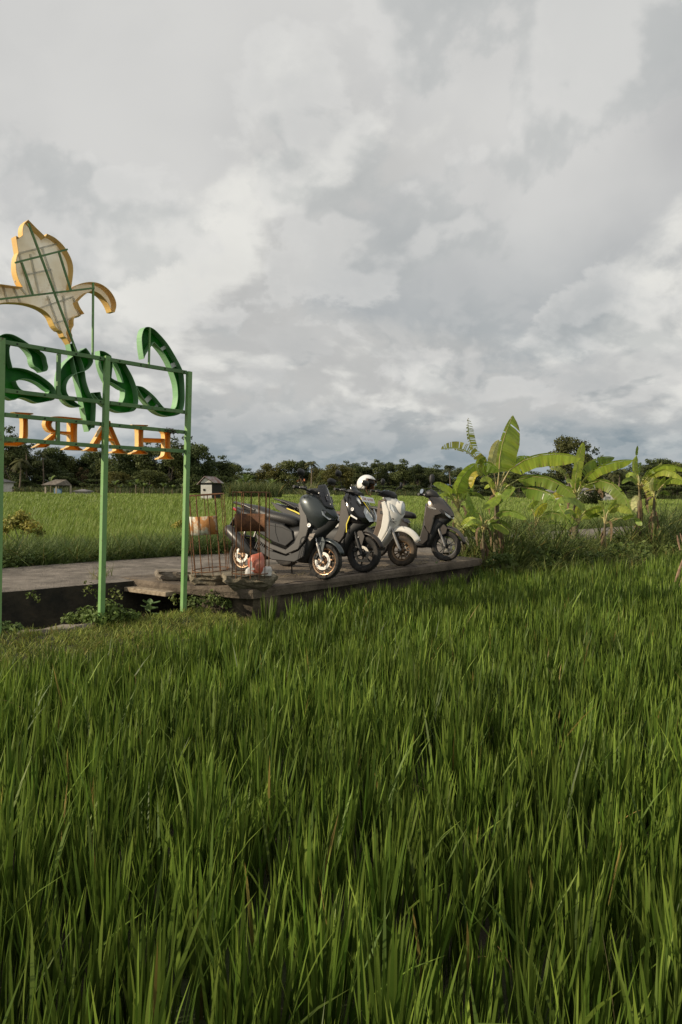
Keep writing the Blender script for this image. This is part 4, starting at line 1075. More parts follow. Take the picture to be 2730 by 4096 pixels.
s2.p('front_cowl', lambda g: loft_facet(g, [(0.62, -0.2, -0.04, 0.06), (0.68, -0.26, 0.06, 0.11), (0.74, -0.31, 0.13, 0.15), (0.82, -0.34, 0.125, 0.168), (0.9, -0.35, 0.07, 0.17), (0.99, -0.36, -0.01, 0.16), (1.08, -0.35, -0.08, 0.135), (1.14, -0.33, -0.13, 0.095)]), 'black_gloss', smooth=True)
s2.p('belly_cover', lambda g: loft_z(g, [(.22, -.38, -.29, .09), (.29, -.44, -.24, .14, 3), (.42, -.42, -.19, .15, 3), (.58, -.38, -.11, .15, 3), (.70, -.32, .08, .12, 2.6, .4)]), 'black_plastic')
s2.side_panel('leg_shield', [(-.30, 1.05), (-.24, .93), (-.18, .76), (-.22, .66), (-.26, .50), (-.36, .36), (-.50, .32), (-.44, .44), (-.37, .60), (-.36, .82), (-.35, 1.03)], .140, .175, 'brown_panel', bevel=.012)
s2.side_panel('lower_skirt', [(-.26, .48), (-.36, .34), (-.55, .29), (-.85, .36), (-1.0, .42), (-.95, .30), (-.75, .22), (-.40, .21), (-.27, .29)], .13, .165, 'black_plastic', bevel=.01)
s2.p('centre_tunnel', lambda g: loft_x(g, [(-.30, .50, .19, .12, 3), (-.45, .47, .17, .14, 3), (-.62, .47, .15, .14, 3), (-.80, .52, .14, .15, 3)]), 'black_plastic')
s2.p('rear_body', lambda g: loft_x(g, [(-.62, .62, .09, .14, 3), (-.85, .68, .11, .17, 3), (-1.1, .76, .10, .165, 3), (-1.35, .86, .07, .13, 2.8), (-1.60, .95, .03, .06, 2.4)]), 'black_gloss')
s2.side_panel('tail_panel', [(-.9, .72), (-1.15, .82), (-1.45, .93), (-1.62, .985), (-1.5, .87), (-1.25, .76), (-1.0, .66)], .15, .168, 'black_plastic', bevel=.006)
s2.side_panel('yellow_stripe', [(-.95, .752), (-1.15, .832), (-1.30, .878), (-1.30, .893), (-1.14, .85), (-.95, .772)], .165, .172, 'yellow_line', bevel=0)
s2.side_panel('yellow_stripe', [(-.19, .80), (-.235, .68), (-.225, .56), (-.213, .56), (-.222, .675), (-.175, .80)], .172, .179, 'yellow_line', bevel=0)
s2.side_panel('white_decal', [(-.17, .825), (-.06, .77), (-.065, .75), (-.175, .80)], .168, .174, 'plate_white', bevel=0)
s2.p('seat', lambda g: loft_x(g, [(-.46, .745, .02, .05), (-.53, .77, .045, .10), (-.72, .80, .05, .145), (-.95, .83, .05, .15), (-1.05, .88, .05, .14), (-1.3, .95, .04, .12), (-1.55, 1.01, .02, .06)]), 'seat_vinyl', subsurf=1)
for sg in (-1, 1):
    s2.p('grab_rail', lambda g: g.tube([(-1.15, sg * .14, .90), (-1.35, sg * .145, .985), (-1.6, sg * .10, 1.04)], [.014, .017, .012], 10), 'black_plastic')
s2.p('tail_light', lambda g: loft_x(g, [(-1.52, .90, .03, .09), (-1.60, .94, .02, .07), (-1.64, .96, .01, .04)]), 'tail_red')
s2.p('exhaust', lambda g: g.tube([(-.98, -.15, .27), (-1.15, -.20, .32), (-1.33, -.205, .45), (-1.55, -.20, .60)], [.03, .06, .08, .06], 14), 'black_plastic')
s2.p('visor', lambda g: g.rings([[Vector((-.03 - .20 * f - .05 * abs(y) ** 2, y * (.075 + .02 * math.sin(math.pi * f)), 1.02 + .24 * f - .02 * y * y)) for y in (-1, -.6, -.2, .2, .6, 1)] for f in (0, .25, .5, .75, .92, 1)], caps=False, closed=False), 'screen_tint', solid=.004)
s2.plate((.0, .0, 1.06), (.80, -.25, .55), (.26, .10), 'DK 6103', 'plate_white', 'plate_ink_red', .06)
s2.lens('headlight', [(.035, -.135, .945), (.075, -.12, .885), (.12, -.082, .83), (.14, -.035, .745), (.10, -.09, .73), (.06, -.135, .79), (.025, -.152, .87)], 'lamp_lens')
s2.lens('position_lamp', [(-.11, -.150, 1.085), (-.07, -.145, 1.06), (-.03, -.140, .985), (-.045, -.15, .98), (-.10, -.158, 1.04)], 'lamp_lens')
s2.p('cowl_line', lambda g: g.tube([(-.09, -.118, 1.10), (-.01, -.112, 1.02), (.055, -.095, .94), (.09, -.075, .88)], .004, 6), 'yellow_line')
s2.emblem((-.15, -.172, .90), .024)
hb = s2.bars((-.24, 1.13), .35, .04, .09)
s2.p('dash_cover', lambda g: loft_x(g, [(-.12, 1.13, .03, .09), (-.2, 1.16, .045, .13), (-.3, 1.17, .04, .11), (-.36, 1.15, .02, .06)]), 'black_plastic')
s2.mirror((-.30, -.24, 1.19), (-.29, -.42, 1.385), (.08, .046), (-.95, -.12, .1), parent=hb)
s2.mirror((-.30, .24, 1.19), (-.29, .42, 1.36), (.08, .046), (-.95, .12, .1), parent=hb)
s2.stand(-.62, .12); s2.hoses()

# ---- 3: cream retro scooter
s3 = Scooter('scooter', 'cream retro scooter with oval headlamp and brown rims, carrying the white helmet', F3, HEAD + .07, math.radians(6))
wheel(s3.root, 0, .243, .158, .052, 'brown_rim', 'tyre_dusty', 6, 1, .095, 'front_wheel', split=2, label='dusty front wheel with brown rim')
s3.common_rear(-1.25, .245, 'cream_paint', rim_r=.155, rim_m='brown_rim', tyre_m='tyre_dusty')
s3.forks((-.22, .70), .021, .080, 'dull_steel', 'dull_steel', (0, .243), .85)
s3.p('front_fender', lambda g: fender(g, -.045, .275, .345, 132, 22, .095, .085, hw2=.05, lift=.03), 'cream_paint', solid=.006)
s3.p('front_cowl', lambda g: loft_z(g, [(.50, -.30, -.16, .10, 2.4, .2), (.60, -.33, -.10, .14, 2.4, .3), (.70, -.35, -.04, .155, 2.4, .4), (.80, -.365, -.01, .16, 2.4, .4), (.90, -.37, -.02, .16, 2.4, .38), (.98, -.37, -.06, .15, 2.4, .34), (1.05, -.36, -.12, .125, 2.4, .3), (1.09, -.34, -.18, .085, 2.4, .2)]), 'cream_paint')
s3.side_panel('leg_shield', [(-.27, 1.02), (-.19, .86), (-.17, .70), (-.20, .55), (-.29, .38), (-.41, .26), (-.47, .27), (-.37, .42), (-.31, .60), (-.29, .80), (-.33, 1.0)], .13, .175, 'cream_paint', bevel=.016)
s3.p('shield_front', lambda g: g.rings([[Vector((x + .03 * (1 - abs(y) ** 2), y * w, z)) for y in (-1, -.6, -.2, .2, .6, 1)] for (x, w, z) in ((-.17, .15, .62), (-.21, .165, .50), (-.28, .17, .38), (-.38, .165, .27), (-.42, .15, .24))], caps=False, closed=False), 'cream_paint', solid=.01)
s3.side_panel('inner_shield', [(-.26, 1.05), (-.24, .86), (-.25, .62), (-.33, .42), (-.46, .27), (-.55, .27), (-.46, .44), (-.40, .64), (-.40, .86), (-.39, 1.02)], .12, .160, 'taupe_paint', bevel=.014)
s3.p('glove_box', lambda g: loft_z(g, [(.30, -.50, -.33, .12, 3), (.5, -.44, -.27, .13, 3), (.8, -.40, -.24, .14, 3), (1.02, -.38, -.25, .13, 3)]), 'taupe_paint')
s3.p('glove_slot', lambda g: (g.box((-.325, -.163, .93), (.05, .01, .06)), g.box((-.315, -.163, .83), (.06, .01, .05))), 'black_plastic', smooth=False, bevel=.006)
s3.p('floorboard', lambda g: loft_x(g, [(-.34, .27, .04, .13, 3), (-.45, .26, .045, .16, 3), (-.68, .26, .045, .16, 3), (-.80, .30, .05, .14, 3)]), 'black_plastic')
s3.p('rear_body', lambda g: loft_x(g, [(-.66, .45, .17, .11, 2.8), (-.80, .52, .18, .16, 2.8), (-1.05, .60, .17, .18, 2.6), (-1.30, .68, .12, .16, 2.5), (-1.50, .72, .06, .09, 2.4)]), 'cream_paint')

s3.p('exhaust', lambda g: g.tube([(-.95, -.14, .25), (-1.1, -.19, .29), (-1.3, -.20, .38), (-1.5, -.19, .46)], [.03, .055, .065, .05], 14), 'black_plastic')
s3.p('headlamp_ring', lambda g: g.rings([[Vector((x0 + .045 * (math.cos(a)) * -.0 - .12 * (zc - .905) * .0 + dx, .105 * k * math.cos(a), .905 + .125 * k * math.sin(a))) for a in (2 * math.pi * i / 28 for i in range(28))] for (x0, dx, k, zc) in ((-.12, 0, 1.06, .9), (-.035, 0, 1.0, .9), (-.015, 0, .92, .9), (-.022, 0, .84, .9))], caps=False), 'cream_paint')
s3.p('headlamp', lambda g: g.rings([[Vector((dx, .095 * k * math.cos(a), .905 + .113 * k * math.sin(a))) for a in (2 * math.pi * i / 28 for i in range(28))] for (dx, k) in ((-.024, .97), (-.008, .75), (.004, .45), (.008, .1))], caps=True), 'lamp_lens')
s3.lens('turn_signal', [(-.19, -.158, .985), (-.155, -.16, .955), (-.125, -.158, .90), (-.10, -.15, .83), (-.13, -.162, .845), (-.18, -.168, .90)], 'lamp_lens')
s3.p('horn_slots', lambda g: (g.box((-.12, -.146, .735), (.035, .014, .018), Matrix.Rotation(.5, 3, 'Y')), g.box((-.11, -.140, .69), (.026, .014, .018), Matrix.Rotation(.5, 3, 'Y')), g.box((-.08, -.128, .695), (.012, .014, .014))), 'black_plastic', smooth=False, bevel=.004)
s3.p('handle_cover', lambda g: loft_x(g, [(-.15, 1.09, .04, .07), (-.20, 1.12, .06, .12), (-.30, 1.14, .065, .14), (-.38, 1.14, .05, .11), (-.43, 1.13, .025, .06)]), 'black_plastic')
hb = s3.bars((-.32, 1.13), .35, .03, .09)
s3.mirror((-.28, -.22, 1.19), (-.26, -.34, 1.30), (.05, .05), (-.95, -.12, .1), parent=hb)
s3.mirror((-.26, .22, 1.19), (-.24, .38, 1.32), (.055, .055), (-.9, -.55, .05), parent=hb)
s3.plate((.03, .05, .73), (.80, -.1, .62), (.22, .085), 'DK 4718', 'plate_dark', 'plate_ink', .05)
s3.stand(-.55, .12); s3.seam([(-.36, .70), (-.25, .72), (-.14, .70), (-.06, .65)], -.1585)
mat('seat_brown', (0.10, 0.055, 0.035), 0.5)
s3.p('seat', lambda g: loft_x(g, [(-.62, .74, .02, .06), (-.68, .765, .04, .11), (-.9, .79, .045, .15), (-1.15, .80, .045, .15), (-1.4, .81, .03, .10)]), 'seat_brown', subsurf=1)

# ---- 4: bronze grey scooter at the end of the row
s4 = Scooter('scooter', 'bronze grey angular scooter with black wheels at the banana end of the row', F4, HEAD + .10, math.radians(7))
wheel(s4.root, 0, .262, .190, .048, 'black_plastic', 'tyre', 5, 1, .095, 'front_wheel', split=2, label='black front wheel with thin split spokes')
s4.common_rear(-1.28, .262, 'bronze_paint', rim_r=.185)
s4.forks((-.22, .76), .018, .078, 'dull_steel', 'chrome', (0, .262), .62)
s4.p('front_fender', lambda g: fender(g, 0, .262, .335, 128, 8, .078, .05, hw2=.05, lift=.012), 'bronze_paint', solid=.006)
s4.side_panel('fender_stay', [(-.15, .62), (-.03, .63), (.03, .55), (.01, .47), (-.06, .44), (-.14, .50)], .07, .08, 'bronze_paint')
s4.p('front_cowl', lambda g: loft_facet(g, [(0.66, -0.22, -0.04, 0.07), (0.72, -0.26, 0.06, 0.12), (0.77, -0.28, 0.12, 0.145), (0.84, -0.3, 0.09, 0.155), (0.92, -0.32, 0.03, 0.155), (1, -0.33, -0.04, 0.145), (1.07, -0.32, -0.1, 0.12), (1.1, -0.31, -0.16, 0.08)]), 'bronze_paint', smooth=True)
s4.p('cowl_insert', lambda g: loft_z(g, [(.76, -.09, .128, .09, 2.0, .7), (.83, -.15, .106, .09, 2.0, .65), (.92, -.2, .048, .085, 2.0, .6), (1.0, -.25, -.02, .07, 2.0, .5), (1.06, -.28, -.08, .05, 2.0, .4)]), 'black_gloss')
s4.p('belly_cover', lambda g: loft_z(g, [(.22, -.38, -.27, .09), (.29, -.42, -.22, .14, 3), (.42, -.38, -.17, .14, 3), (.58, -.34, -.08, .135, 3), (.72, -.28, .10, .11, 2.4, .5)]), 'black_plastic')
s4.side_panel('leg_shield', [(-.34, .93), (-.10, .86), (-.05, .80), (-.17, .76), (-.19, .66), (-.24, .44), (-.30, .50), (-.35, .62), (-.36, .76)], .135, .180, 'bronze_paint', bevel=.012)
text_mesh('lettering', 'HONDA', .036, Matrix.Translation((-.22, -.1835, .885)) @ Matrix.Rotation(math.radians(90), 4, 'X') @ Matrix.Rotation(math.radians(-13), 4, 'Z'), 'plate_white', s4.root)
s4.p('inner_shield', lambda g: loft_z(g, [(.28, -.46, -.32, .13, 3), (.5, -.42, -.27, .14, 3), (.8, -.39, -.26, .15, 3), (.97, -.38, -.28, .13, 3)]), 'black_plastic')
s4.side_panel('lower_shield', [(-.27, .46), (-.30, .50), (-.37, .60), (-.42, .40), (-.50, .30), (-.36, .26), (-.28, .34)], .13, .165, 'brown_panel', bevel=.01)
s4.p('floorboard', lambda g: loft_x(g, [(-.34, .27, .05, .13, 3), (-.45, .26, .055, .16, 3), (-.70, .27, .055, .16, 3), (-.82, .31, .06, .14, 3)]), 'black_plastic')
s4.p('rear_body', lambda g: loft_x(g, [(-.68, .46, .17, .10, 2.8), (-.80, .54, .17, .15, 2.8), (-1.05, .62, .15, .165, 2.6), (-1.30, .74, .10, .14, 2.5), (-1.55, .84, .04, .07, 2.4)]), 'bronze_paint')
s4.p('seat', lambda g: loft_x(g, [(-.56, .74, .03, .08), (-.62, .77, .065, .13), (-.85, .79, .065, .155), (-1.05, .81, .06, .155), (-1.15, .85, .05, .14), (-1.5, .90, .025, .07)]), 'seat_vinyl', subsurf=1)
s4.p('exhaust', lambda g: g.tube([(-.95, -.14, .26), (-1.1, -.19, .30), (-1.3, -.20, .42), (-1.5, -.19, .52)], [.03, .055, .07, .05], 14), 'black_plastic')
s4.lens('headlight', [(-.015, -.135, .825), (.03, -.118, .795), (.08, -.088, .755), (.097, -.055, .73), (.065, -.10, .73), (.005, -.14, .78)], 'lamp_lens')
s4.lens('lamp_brow', [(-.09, -.154, .875), (-.01, -.136, .845), (.06, -.106, .795), (.055, -.114, .785), (-.02, -.144, .83)], 'lamp_dark')
s4.p('handle_cover', lambda g: loft_x(g, [(-.16, 1.09, .03, .06), (-.22, 1.12, .07, .10), (-.30, 1.15, .08, .12), (-.38, 1.14, .06, .09), (-.42, 1.12, .02, .05)]), 'black_plastic')
hb = s4.bars((-.30, 1.10), .36, .0, .08)
s4.mirror((-.36, .16, 1.16), (-.37, .20, 1.44), (.045, .085), (-.35, .9, 0), parent=hb, thick=.012)
s4.mirror((-.32, -.22, 1.12), (-.36, -.36, 1.15), (.075, .042), (-.75, -.65, .1), parent=hb)
s4.stand(-.55, .12); s4.hoses()

# ---- the helmet hung on the cream scooter's near mirror
mat('helmet_white', (0.76, 0.75, 0.72), 0.22, coat=0.5)
mat('helmet_lining', (0.22, 0.115, 0.055), 0.7, base2=(0.28, 0.15, 0.08), vscale=12)
mat('helmet_dark', (0.02, 0.018, 0.016), 0.8)
hc = at(1470, 1938, 11.1)
_hf = Vector((0.80, -0.58, -0.08)).normalized()                 # the way the open face looks
_hr = Vector((0, 0, 1)).cross(_hf).normalized(); _hu = _hf.cross(_hr)
_tilt = Matrix.Rotation(math.radians(-6), 3, _hf)
HR = _tilt @ Matrix((_hf, _hr, _hu)).transposed()
helmet = thing('helmet', 'white open face helmet with brown lining hung on the cream scooter', 'helmet', hc, HR)
def shell_pts(k, inner=False):
    rows = []
    for i in range(15):
        th = math.radians(2 + i * 8.6)                  # from the crown down
        row = []
        for j in range(33):
            ph = math.radians(-180 + j * 360 / 32)      # 0 = face
            x, y, z = math.sin(th) * math.cos(ph), math.sin(th) * math.sin(ph), math.cos(th)
            row.append(Vector((x * .162 * k - .01, y * .138 * k, z * .150 * k)))
        rows.append(row)
    return rows
def helmet_shell(g, k, open_x, open_z):
    rows = shell_pts(k); idx = {}
    vs, fs = [], []
    for r in rows: vs += r
    n = 33
    for i in range(14):
        for j in range(32):
            c = (rows[i][j] + rows[i + 1][j + 1]) / 2
            if c.x > open_x and c.z < open_z and c.z > -.13: continue       # the face opening
            fs.append((i * n + j, i * n + j + 1, (i + 1) * n + j + 1, (i + 1) * n + j))
    g.add(vs, fs)
g = GB(); helmet_shell(g, 1.0, .04, .085); g.build('shell', 'helmet_white', helmet, smooth=True, solid=.008, recalc=False)
g = GB(); helmet_shell(g, .93, .06, .075); g.build('lining', 'helmet_lining', helmet, smooth=True, solid=.012, recalc=False)
g = GB(); helmet_shell(g, .80, .0, .03); g.build('inner_padding', 'helmet_dark', helmet, smooth=True, solid=.008, recalc=False)
for sg in (-1, 1):
    g = GB(); g.lathe([(0, sg * .010), (.022, sg * .008), (.026, 0)], 18, 'Y', (-.02, sg * .118, -.045)); g.build('visor_stud', 'helmet_dark', helmet, smooth=True)
g = GB(); g.tube([(.06, -.10, -.10), (.085, -.05, -.16), (.07, .02, -.17), (.05, .09, -.10)], .007, 6); g.build('chin_strap', 'helmet_lining', helmet, smooth=True)
# ------------------------------------------------------------------ wire bins, rocks, rubbish
mat('rust_wire', (0.10, 0.05, 0.025), 0.85, base2=(0.22, 0.10, 0.04), vscale=18, metal=.2, bump=.4, bscale=80)
mat('rust_sheet', (0.42, 0.17, 0.035), 0.75, base2=(0.16, 0.06, 0.018), vscale=9, bump=.4, bscale=40, detail=10)
mat('rust_sheet_pale', (0.40, 0.18, 0.05), 0.75, base2=(0.60, 0.60, 0.50), vscale=4.2, bump=.3, bscale=40, detail=10, lo=.48, hi=.56)
mat('rust_dark', (0.085, 0.035, 0.016), 0.8, base2=(0.16, 0.07, 0.025), vscale=10, bump=.4, bscale=40)
mat('bag_red', (0.60, 0.17, 0.10), 0.35, base2=(0.70, 0.34, 0.26), vscale=9, leaf=.3, bump=.4, bscale=14)
mat('bag_white', (0.75, 0.73, 0.70), 0.4, leaf=.3, bump=.4, bscale=20)
def rock(name, label, c, size, rotz, seed, m='rock', cat='concrete chunk', undercut=0.0):
    rs = random.Random(seed)
    bm = bmesh.new(); bmesh.ops.create_cube(bm, size=2.0); bmesh.ops.subdivide_edges(bm, edges=bm.edges, cuts=6, use_grid_fill=True)
    off = [(rs.uniform(-1, 1), rs.uniform(-1, 1), rs.uniform(-1, 1), rs.uniform(.3, .8), rs.uniform(-.22, .22)) for _ in range(14)]
    vs = []
    for v in bm.verts:
        p = v.co.copy()
        r = p.normalized() * 1.25; q = p.lerp(r, .18)
        d = sum(k * math.exp(-((q.x - a) ** 2 + (q.y - b) ** 2 + (q.z - c_) ** 2) / (2 * s * s * .35)) for a, b, c_, s, k in off)
        q *= 1 + d
        side = 1 - max(0, q.z) ** 3 if q.z > 0 else 1
        q += Vector((rs.uniform(-.085, .085), rs.uniform(-.085, .085), rs.uniform(-.06, .06) * side))
        if q.z > .72: q.z = .72 + (q.z - .72) * .15
        if undercut and q.z < 0.1: q.x *= 1 - undercut * (0.1 - q.z); q.y *= 1 - undercut * (0.1 - q.z)
        v.co = Vector((q.x * size[0] / 2, q.y * size[1] / 2, q.z * size[2] / 2))
    me = bpy.data.meshes.new(name); bm.to_mesh(me); bm.free(); me.materials.append(M[m])
    o = bpy.data.objects.new(name, me); COL.objects.link(o); o.location = c; o.rotation_euler = (rs.uniform(-.04, .04), rs.uniform(-.04, .04), rotz)
    return tag(o, label, cat, 'broken concrete chunks at the slab end')
ANG = math.radians(40)
r1 = gnd(1005, 2352, .0); rock('concrete_chunk', 'jagged concrete chunk under the red rubbish bag bin', (r1.x - .02, r1.y + .04, .085), (.60, .44, .225), math.radians(8), 3, undercut=.35)
r2 = gnd(838, 2338, .0); rock('concrete_chunk', 'flat broken concrete chunk under the tilted rusty bin', (r2.x + .0, r2.y + .12, .062), (.50, .42, .17), math.radians(14), 5, undercut=.1)
r3 = gnd(705, 2322, .0); rock('concrete_chunk', 'rounded grey concrete lump behind the tallest post', (r3.x, r3.y + .10, .058), (.52, .44, .165), math.radians(20), 11, 'rock_top', undercut=.1)
def bin_(name, label, base, top, r, n, bands, tilt_axis=None):
    """wire cage bin from the base centre to the top centre"""
    base, top = Vector(base), Vector(top)
    root = thing(name, label, 'wire bin', base, group='rusty wire bins on concrete chunks')
    ax = (top - base); H = ax.length; ax.normalize(); s = ax.orthogonal().normalized(); q = ax.cross(s)
    def P(a, h, rr=r): return (s * math.cos(a) + q * math.sin(a)) * rr + ax * (h * H)
    for h in (0.03, 1.0):
        g = GB(); pts = [P(2 * math.pi * k / 40, h) for k in range(41)]; g.tube(pts, .0062, 6, caps=False); g.build('hoop', 'rust_wire', root, smooth=True)
    for k in range(n):
        a = 2 * math.pi * (k + random.uniform(-.12, .12)) / n
        g = GB(); g.tube([P(a, -.02 - random.uniform(0, .02)), P(a, .35, r + random.uniform(-.006, .006)), P(a, .7, r + random.uniform(-.006, .006)), P(a, 1.0)], .0052, 5); g.build('wire', 'rust_wire', root, smooth=True)
    for (h0, h1, a0, a1, m) in bands:
        g = GB(); g.rings([[P(a0 + (a1 - a0) * k / 20, h, r - .011) for k in range(21)] for h in (h0, (h0 + h1) / 2, h1)], caps=False, closed=False); g.build('sheet_band', m, root, smooth=True, solid=.002)
    return root, P
# right bin: the sheet is on its far side; left bin: near side and tilted to the left
b1 = gnd(1003, 2300, .17); t1 = at(1006, 1969, b1.y)
def ang_of(P, dirv):
    best = min(range(72), key=lambda k: -P(2 * math.pi * k / 72, 0).dot(dirv)); return 2 * math.pi * best / 72
RB = 150 / 2 * b1.y / FPX
root, P = bin_('wire_bin', 'upright rusty wire bin holding the red rubbish bag', b1, t1, RB, 14, [])
af = ang_of(P, Vector((-.25, 1, 0)))
ax = (t1 - b1)
g = GB(); g.rings([[P(af - 1.05 + 2.1 * k / 20, h, RB - .011) for k in range(21)] for h in (.515, .62, .735)], caps=False, closed=False); g.build('sheet_band', 'rust_dark', root, smooth=True, solid=.002)
b2 = gnd(845, 2288, .15); t2 = at(831, 1979, b2.y) + Vector((-.02, -.03, 0))
RB2 = 146 / 2 * b2.y / FPX
root, P = bin_('wire_bin', 'leaning rusty wire bin with a bright rust band next to the tallest post', b2, t2, RB2, 12, [])
an = ang_of(P, Vector((-.22, -1, 0)))
g = GB(); g.rings([[P(an - 1.25 + 2.15 * k / 20, h, RB2 - .011) for k in range(21)] for h in (.50, .62, .735)], caps=False, closed=False); g.build('sheet_band', 'rust_sheet_pale', root, smooth=True, solid=.002)
g = GB(); pa = gnd(757, 2213, 0.0); g.tube([at(772, 2150, b2.y + .15), at(754, 2212, b2.y + .2)], .006, 6); g.build('loose_wire', 'rust_wire', root, off=b2)
# bags
def bag(name, label, c, size, m, seed):
    rs = random.Random(seed); bm = bmesh.new(); bmesh.ops.create_icosphere(bm, subdivisions=4, radius=1)
    off = [(Vector((rs.gauss(0, 1), rs.gauss(0, 1), rs.gauss(0, 1))).normalized(), rs.uniform(.2, .5), rs.uniform(-.25, .18)) for _ in range(26)]
    for v in bm.verts:
        n = v.co.normalized(); d = sum(k * math.exp(-((n - a).length / s) ** 2) for a, s, k in off)
        p = n * (1 + d); p = Vector((sgnpow(p.x, .8), sgnpow(p.y, .8), sgnpow(p.z, .8)))
        if p.z < -.6: p.z = -.6
        v.co = Vector((p.x * size[0], p.y * size[1], p.z * size[2]))
    me = bpy.data.meshes.new(name); bm.to_mesh(me); bm.free(); me.materials.append(M[m])
    me.polygons.foreach_set('use_smooth', [True] * len(me.polygons))
    o = bpy.data.objects.new(name, me); COL.objects.link(o); o.location = c
    return tag(o, label, 'plastic bag')
bp = at(1028, 2262, b1.y - .02)
red = bag('rubbish_bag', 'red plastic rubbish bag standing in the upright wire bin', (bp.x, bp.y, bp.z), (.10, .085, .15), 'bag_red', 4)
g = GB()
for (dx, dz, w, h) in ((-.055, .02, .016, .045), (-.035, -.03, .022, .015)):
    g.rings([[Vector((dx + w * math.cos(a), -.118, dz + h * math.sin(a))) for a in (2 * math.pi * k / 14 for k in range(14))], [Vector((dx + w * math.cos(a), -.105, dz + h * math.sin(a))) for a in (2 * math.pi * k / 14 for k in range(14))]])
o = g.build('bag_print', 'bag_white', red)
wb = at(1065, 2288, b1.y - .02); bag('rubbish_bag', 'white plastic bag crumpled at the right of the red rubbish bag', (wb.x, wb.y, wb.z), (.075, .07, .07), 'bag_white', 8)
wb = at(1002, 2290, b1.y - .06); bag('rubbish_bag', 'white plastic scrap at the left foot of the red rubbish bag', (wb.x, wb.y, wb.z), (.055, .05, .06), 'bag_white', 9)
# litter of straw on the slab
n = 260; k = rng.random(n); kk = rng.random(n)
pts = np.stack([-1.6 + 3.8 * k + .7 * kk, 8.75 + 3.6 * k + 1.0 * kk - .3, np.full(n, .012)], 1)
o = blades('straw_litter', pts, rng.uniform(.04, .14, n), rng.uniform(.004, .008, n), rng.uniform(0, 6.28, n), np.full(n, 1.35), np.zeros(n), green(n, (0.30, 0.24, 0.12), (0.42, 0.35, 0.2)), 'weed', levels=(0, .5, 1.0))
tag(o, 'loose straw scattered on the concrete slab', 'straw', kind='stuff')
# dry stalk at the right edge of the rice
mat('dry_stalk', (0.33, 0.22, 0.14), 0.8, base2=(0.16, 0.10, 0.06), vscale=10)
p = gnd(2712, 2375, -.3)
r = thing('dry_stalk', 'dry brown stalk leaning out of the rice at the right edge', 'stalk', p)
for pts, w in (((at(2702, 2330, p.y), at(2716, 2290, p.y), at(2735, 2230, p.y)), .022), ((at(2722, 2200, p.y), at(2714, 2160, p.y), at(2710, 2140, p.y)), .016), ((at(2735, 2175, p.y), at(2728, 2150, p.y), at(2722, 2132, p.y)), .014)):
    g = GB(); g.tube([pts[0], pts[1], pts[2]], [w * .6, w, w * .3], 6); g.build('leaf_blade', 'dry_stalk', r, off=p)
g = GB(); g.tube([p, at(2745, 2280, p.y), at(2740, 2180, p.y)], [.02, .018, .008], 6); g.build('stem', 'dry_stalk', r, off=p)

